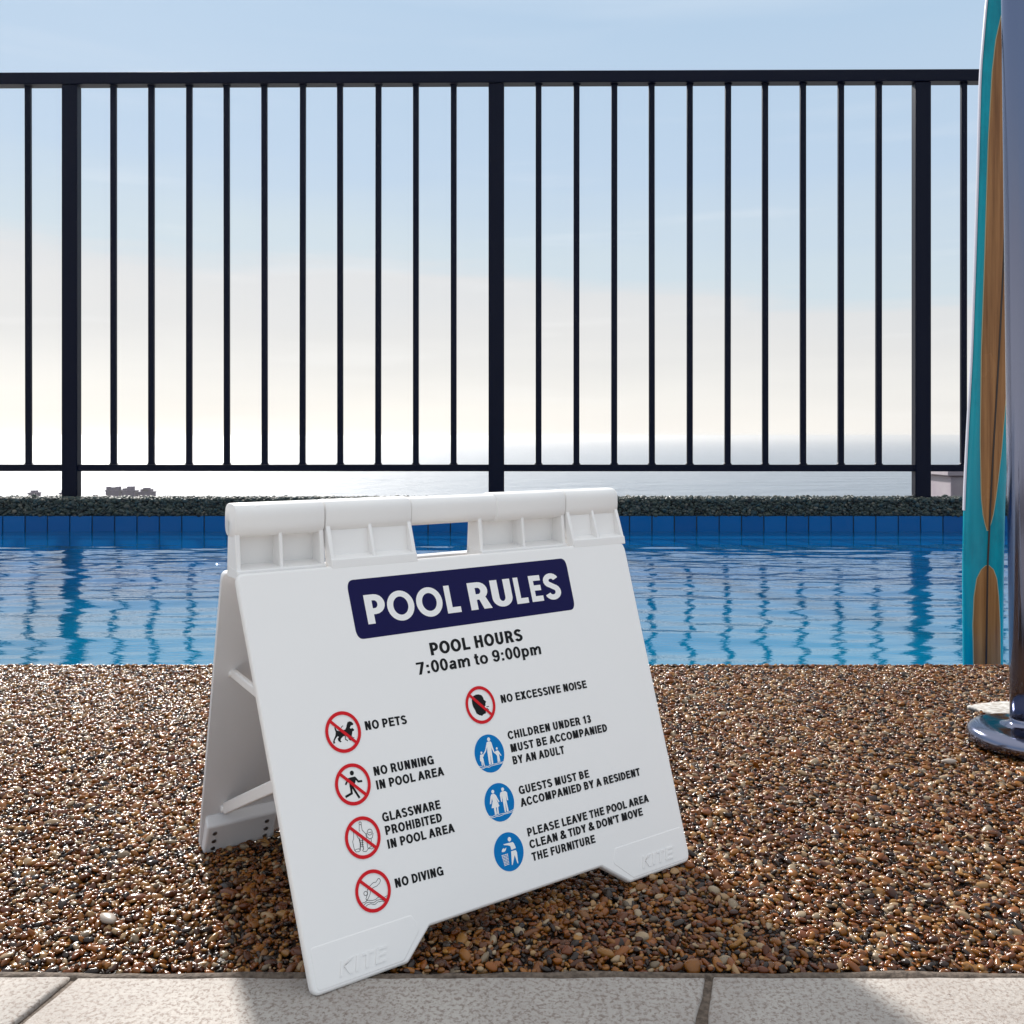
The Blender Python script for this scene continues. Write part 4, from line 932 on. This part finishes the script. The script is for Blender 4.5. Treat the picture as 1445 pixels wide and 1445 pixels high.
# two loose pale stones that stand out
def loose(px, py, rx, ry, rz, yaw, label, m):
    D = FPX * CAMZ / (py - HY); bm = bmesh.new(); bmesh.ops.create_icosphere(bm, subdivisions=3, radius=1)
    for v in bm.verts:
        p = v.co; p *= 1 + .12 * math.sin(2.3 * p.x + px) + .08 * math.cos(3.1 * p.y + p.z * 2); p.x *= rx; p.y *= ry; p.z *= rz
        c, s_ = math.cos(yaw), math.sin(yaw); v.co = Vector((p.x * c - p.y * s_, p.x * s_ + p.y * c, p.z))
    me = bpy.data.meshes.new('loose_stone'); bm.to_mesh(me); bm.free(); me.materials.append(m); me.polygons.foreach_set('use_smooth', [True] * len(me.polygons))
    o = bpy.data.objects.new('loose_stone', me); o.location = (pdx(px, D), D, .0012); COL.objects.link(o); return tag(o, label, 'stone')
M['pale_stone'] = mat('pale_stone', (.36, .30, .25), .35)
loose(152, 1298, .0078, .0040, .0022, -.7, 'long pale stone lying on the pebbles at the lower left, above the slab joint', M['pale_stone'])
loose(1338, 1076, .0066, .0038, .0024, 0, 'oval off-white stone on the pebbles left of the steel base', M['pale_stone'])

# ------------------------------------------------------------------ turquoise board with timber inlays
SD = 1.36
board = empty('surfboard', (pdx(1387, SD), SD, WATER - .02), 'narrow turquoise board with brown timber inlays standing upright behind the deck edge', 'surfboard')
def zz(py): return CAMZ + (HY - py) / FPX * SD
def interp(tab, y):
    for (a, xa), (b_, xb) in zip(tab, tab[1:]):
        if a <= y <= b_:
            return xa + (xb - xa) * (y - a) / (b_ - a)
    return tab[0][1] if y < tab[0][0] else tab[-1][1]
LE = [(-330, 1436), (-250, 1424), (-140, 1408), (0, 1391.5), (105, 1382.5), (250, 1379), (360, 1375.5), (500, 1370.5), (600, 1365), (700, 1360), (800, 1358), (937, 1359), (1060, 1362)]
RE = [(-330, 1450), (-250, 1462), (-140, 1466), (0, 1457), (105, 1453), (250, 1447), (360, 1440), (500, 1430), (600, 1424.5), (700, 1418.5), (800, 1416), (937, 1415), (1060, 1413)]
ILu = [(-250, 1440), (-100, 1433), (0, 1422), (25, 1408.5), (60, 1401), (105, 1396), (200, 1391), (360, 1386), (500, 1381), (620, 1379), (700, 1380), (730, 1383), (748, 1388)]
IRu = [(-250, 1450), (-100, 1453), (0, 1450), (105, 1446), (200, 1440), (360, 1427), (480, 1419), (560, 1414.5), (640, 1407.5), (700, 1400), (730, 1395), (748, 1389)]
ILl = [(796, 1387), (802, 1380), (815, 1374), (840, 1370.5), (880, 1369), (937, 1370), (1040, 1372)]
IRl = [(796, 1389), (802, 1396), (815, 1401), (840, 1404), (880, 1406.5), (937, 1407.5), (1040, 1406)]
ST = [(-250, 1434), (0, 1422), (360, 1411), (500, 1404), (620, 1397), (700, 1392.5), (800, 1388), (937, 1386), (1040, 1386)]
def smooth(tab, y):     # averaged lookup rounds the corners of the measured outline
    return sum(interp(tab, y + d) for d in (-24, -12, 0, 12, 24)) / 5
def front_n(y, px):     # depth of the board's curved face in front of its mid plane
    l, r_ = smooth(LE, y), smooth(RE, y); t = (px - (l + r_) / 2) / ((r_ - l) / 2); t = max(-1, min(1, t))
    return .0105 * math.sqrt(max(0, 1 - abs(t) ** 2.6))
ys = [-330 + 10 * i for i in range(140)]
G = Geo(); rg = []
for y in ys:
    l, r_ = smooth(LE, y), smooth(RE, y); ring = []
    for k in range(32):
        a_ = k * math.pi / 16; t = math.cos(a_); px = (l + r_) / 2 + t * (r_ - l) / 2
        d = front_n(y, px) * (1 if math.sin(a_) >= 0 else -1)
        ring.append((pdx(px, SD), SD - d, zz(y)))
    rg.append(ring)
G.rings(rg); body = G.build('body', M['turquoise'], board, smooth=True)
def inlay(LT, RT, y0, y1, name, m, lift, grow=0.0):
    G = Geo(); n = 12; rows = []
    y = y0
    yl = np.linspace(y0, y1, 90)
    vs = []
    for y in yl:
        l, r_ = interp(LT, y) - grow, interp(RT, y) + grow
        for k in range(n + 1):
            px = l + (r_ - l) * k / n; vs.append((pdx(px, SD), SD - front_n(y, px) - lift, zz(y)))
    fs = [(i * (n + 1) + k, i * (n + 1) + k + 1, (i + 1) * (n + 1) + k + 1, (i + 1) * (n + 1) + k) for i in range(len(yl) - 1) for k in range(n)]
    G.add(vs, fs); o = mesh_obj(name, G.v, G.f, m, board, smooth=True); return o
inlay(ILu, IRu, -240, 748, 'inlay_line', M['gold_line'], .0003, 1.0)
inlay(ILl, IRl, 796, 1040, 'inlay_line', M['gold_line'], .0003, 1.0)
o = inlay(ILu, IRu, -240, 747, 'timber_inlay', M['timber'], .0006); o['label'] = 'long tapering upper timber inlay'
o = inlay(ILl, IRl, 797, 1040, 'timber_inlay', M['timber'], .0006); o['label'] = 'short rounded lower timber inlay'
SL = [(a, b_ - 1.3) for a, b_ in ST]; SR = [(a, b_ + 1.3) for a, b_ in ST]
inlay(SL, SR, -240, 1040, 'stringer', M['stringer'], .0010)
# pale rail along the left edge
ER = [(a, b_ + 1.6) for a, b_ in LE]
G = Geo(); vs = []; yl = np.linspace(-300, 720, 80)
for y in yl:
    l = smooth(LE, y)
    for dx, dn in ((-.6, -.002), (-1.0, .001), (-.2, .0035), (.5, .0042)): vs.append((pdx(l + dx, SD), SD - dn, zz(y)))
G.add(vs, [(i * 4 + k, i * 4 + k + 1, i * 4 + 5 + k, i * 4 + 4 + k) for i in range(79) for k in range(3)]); mesh_obj('pale_rail', G.v, G.f, M['edge'], board, smooth=True)
# foot of the board: a plinth under water that carries it
Geo().box(pdx(1350, SD), pdx(1424, SD), SD - .03, SD + .03, -1.4, zz(1062)).build('plinth', M['grout'], board)

# ------------------------------------------------------------------ sea haze
hz = Geo().box(-24000, 24000, -6000, 26000, -42.5, 3.2).build('haze', None)
hz['kind'] = 'stuff'
mh = bpy.data.materials.new('sea_haze'); mh.use_nodes = True; t_ = mh.node_tree; t_.nodes.clear()
vo = t_.nodes.new('ShaderNodeVolumePrincipled'); ou = t_.nodes.new('ShaderNodeOutputMaterial'); t_.links.new(vo.outputs[0], ou.inputs['Volume'])
vo.inputs['Color'].default_value = (.97, .975, .98, 1); vo.inputs['Density'].default_value = 2.6e-4; vo.inputs['Anisotropy'].default_value = .66
hz.data.materials.clear(); hz.data.materials.append(mh)
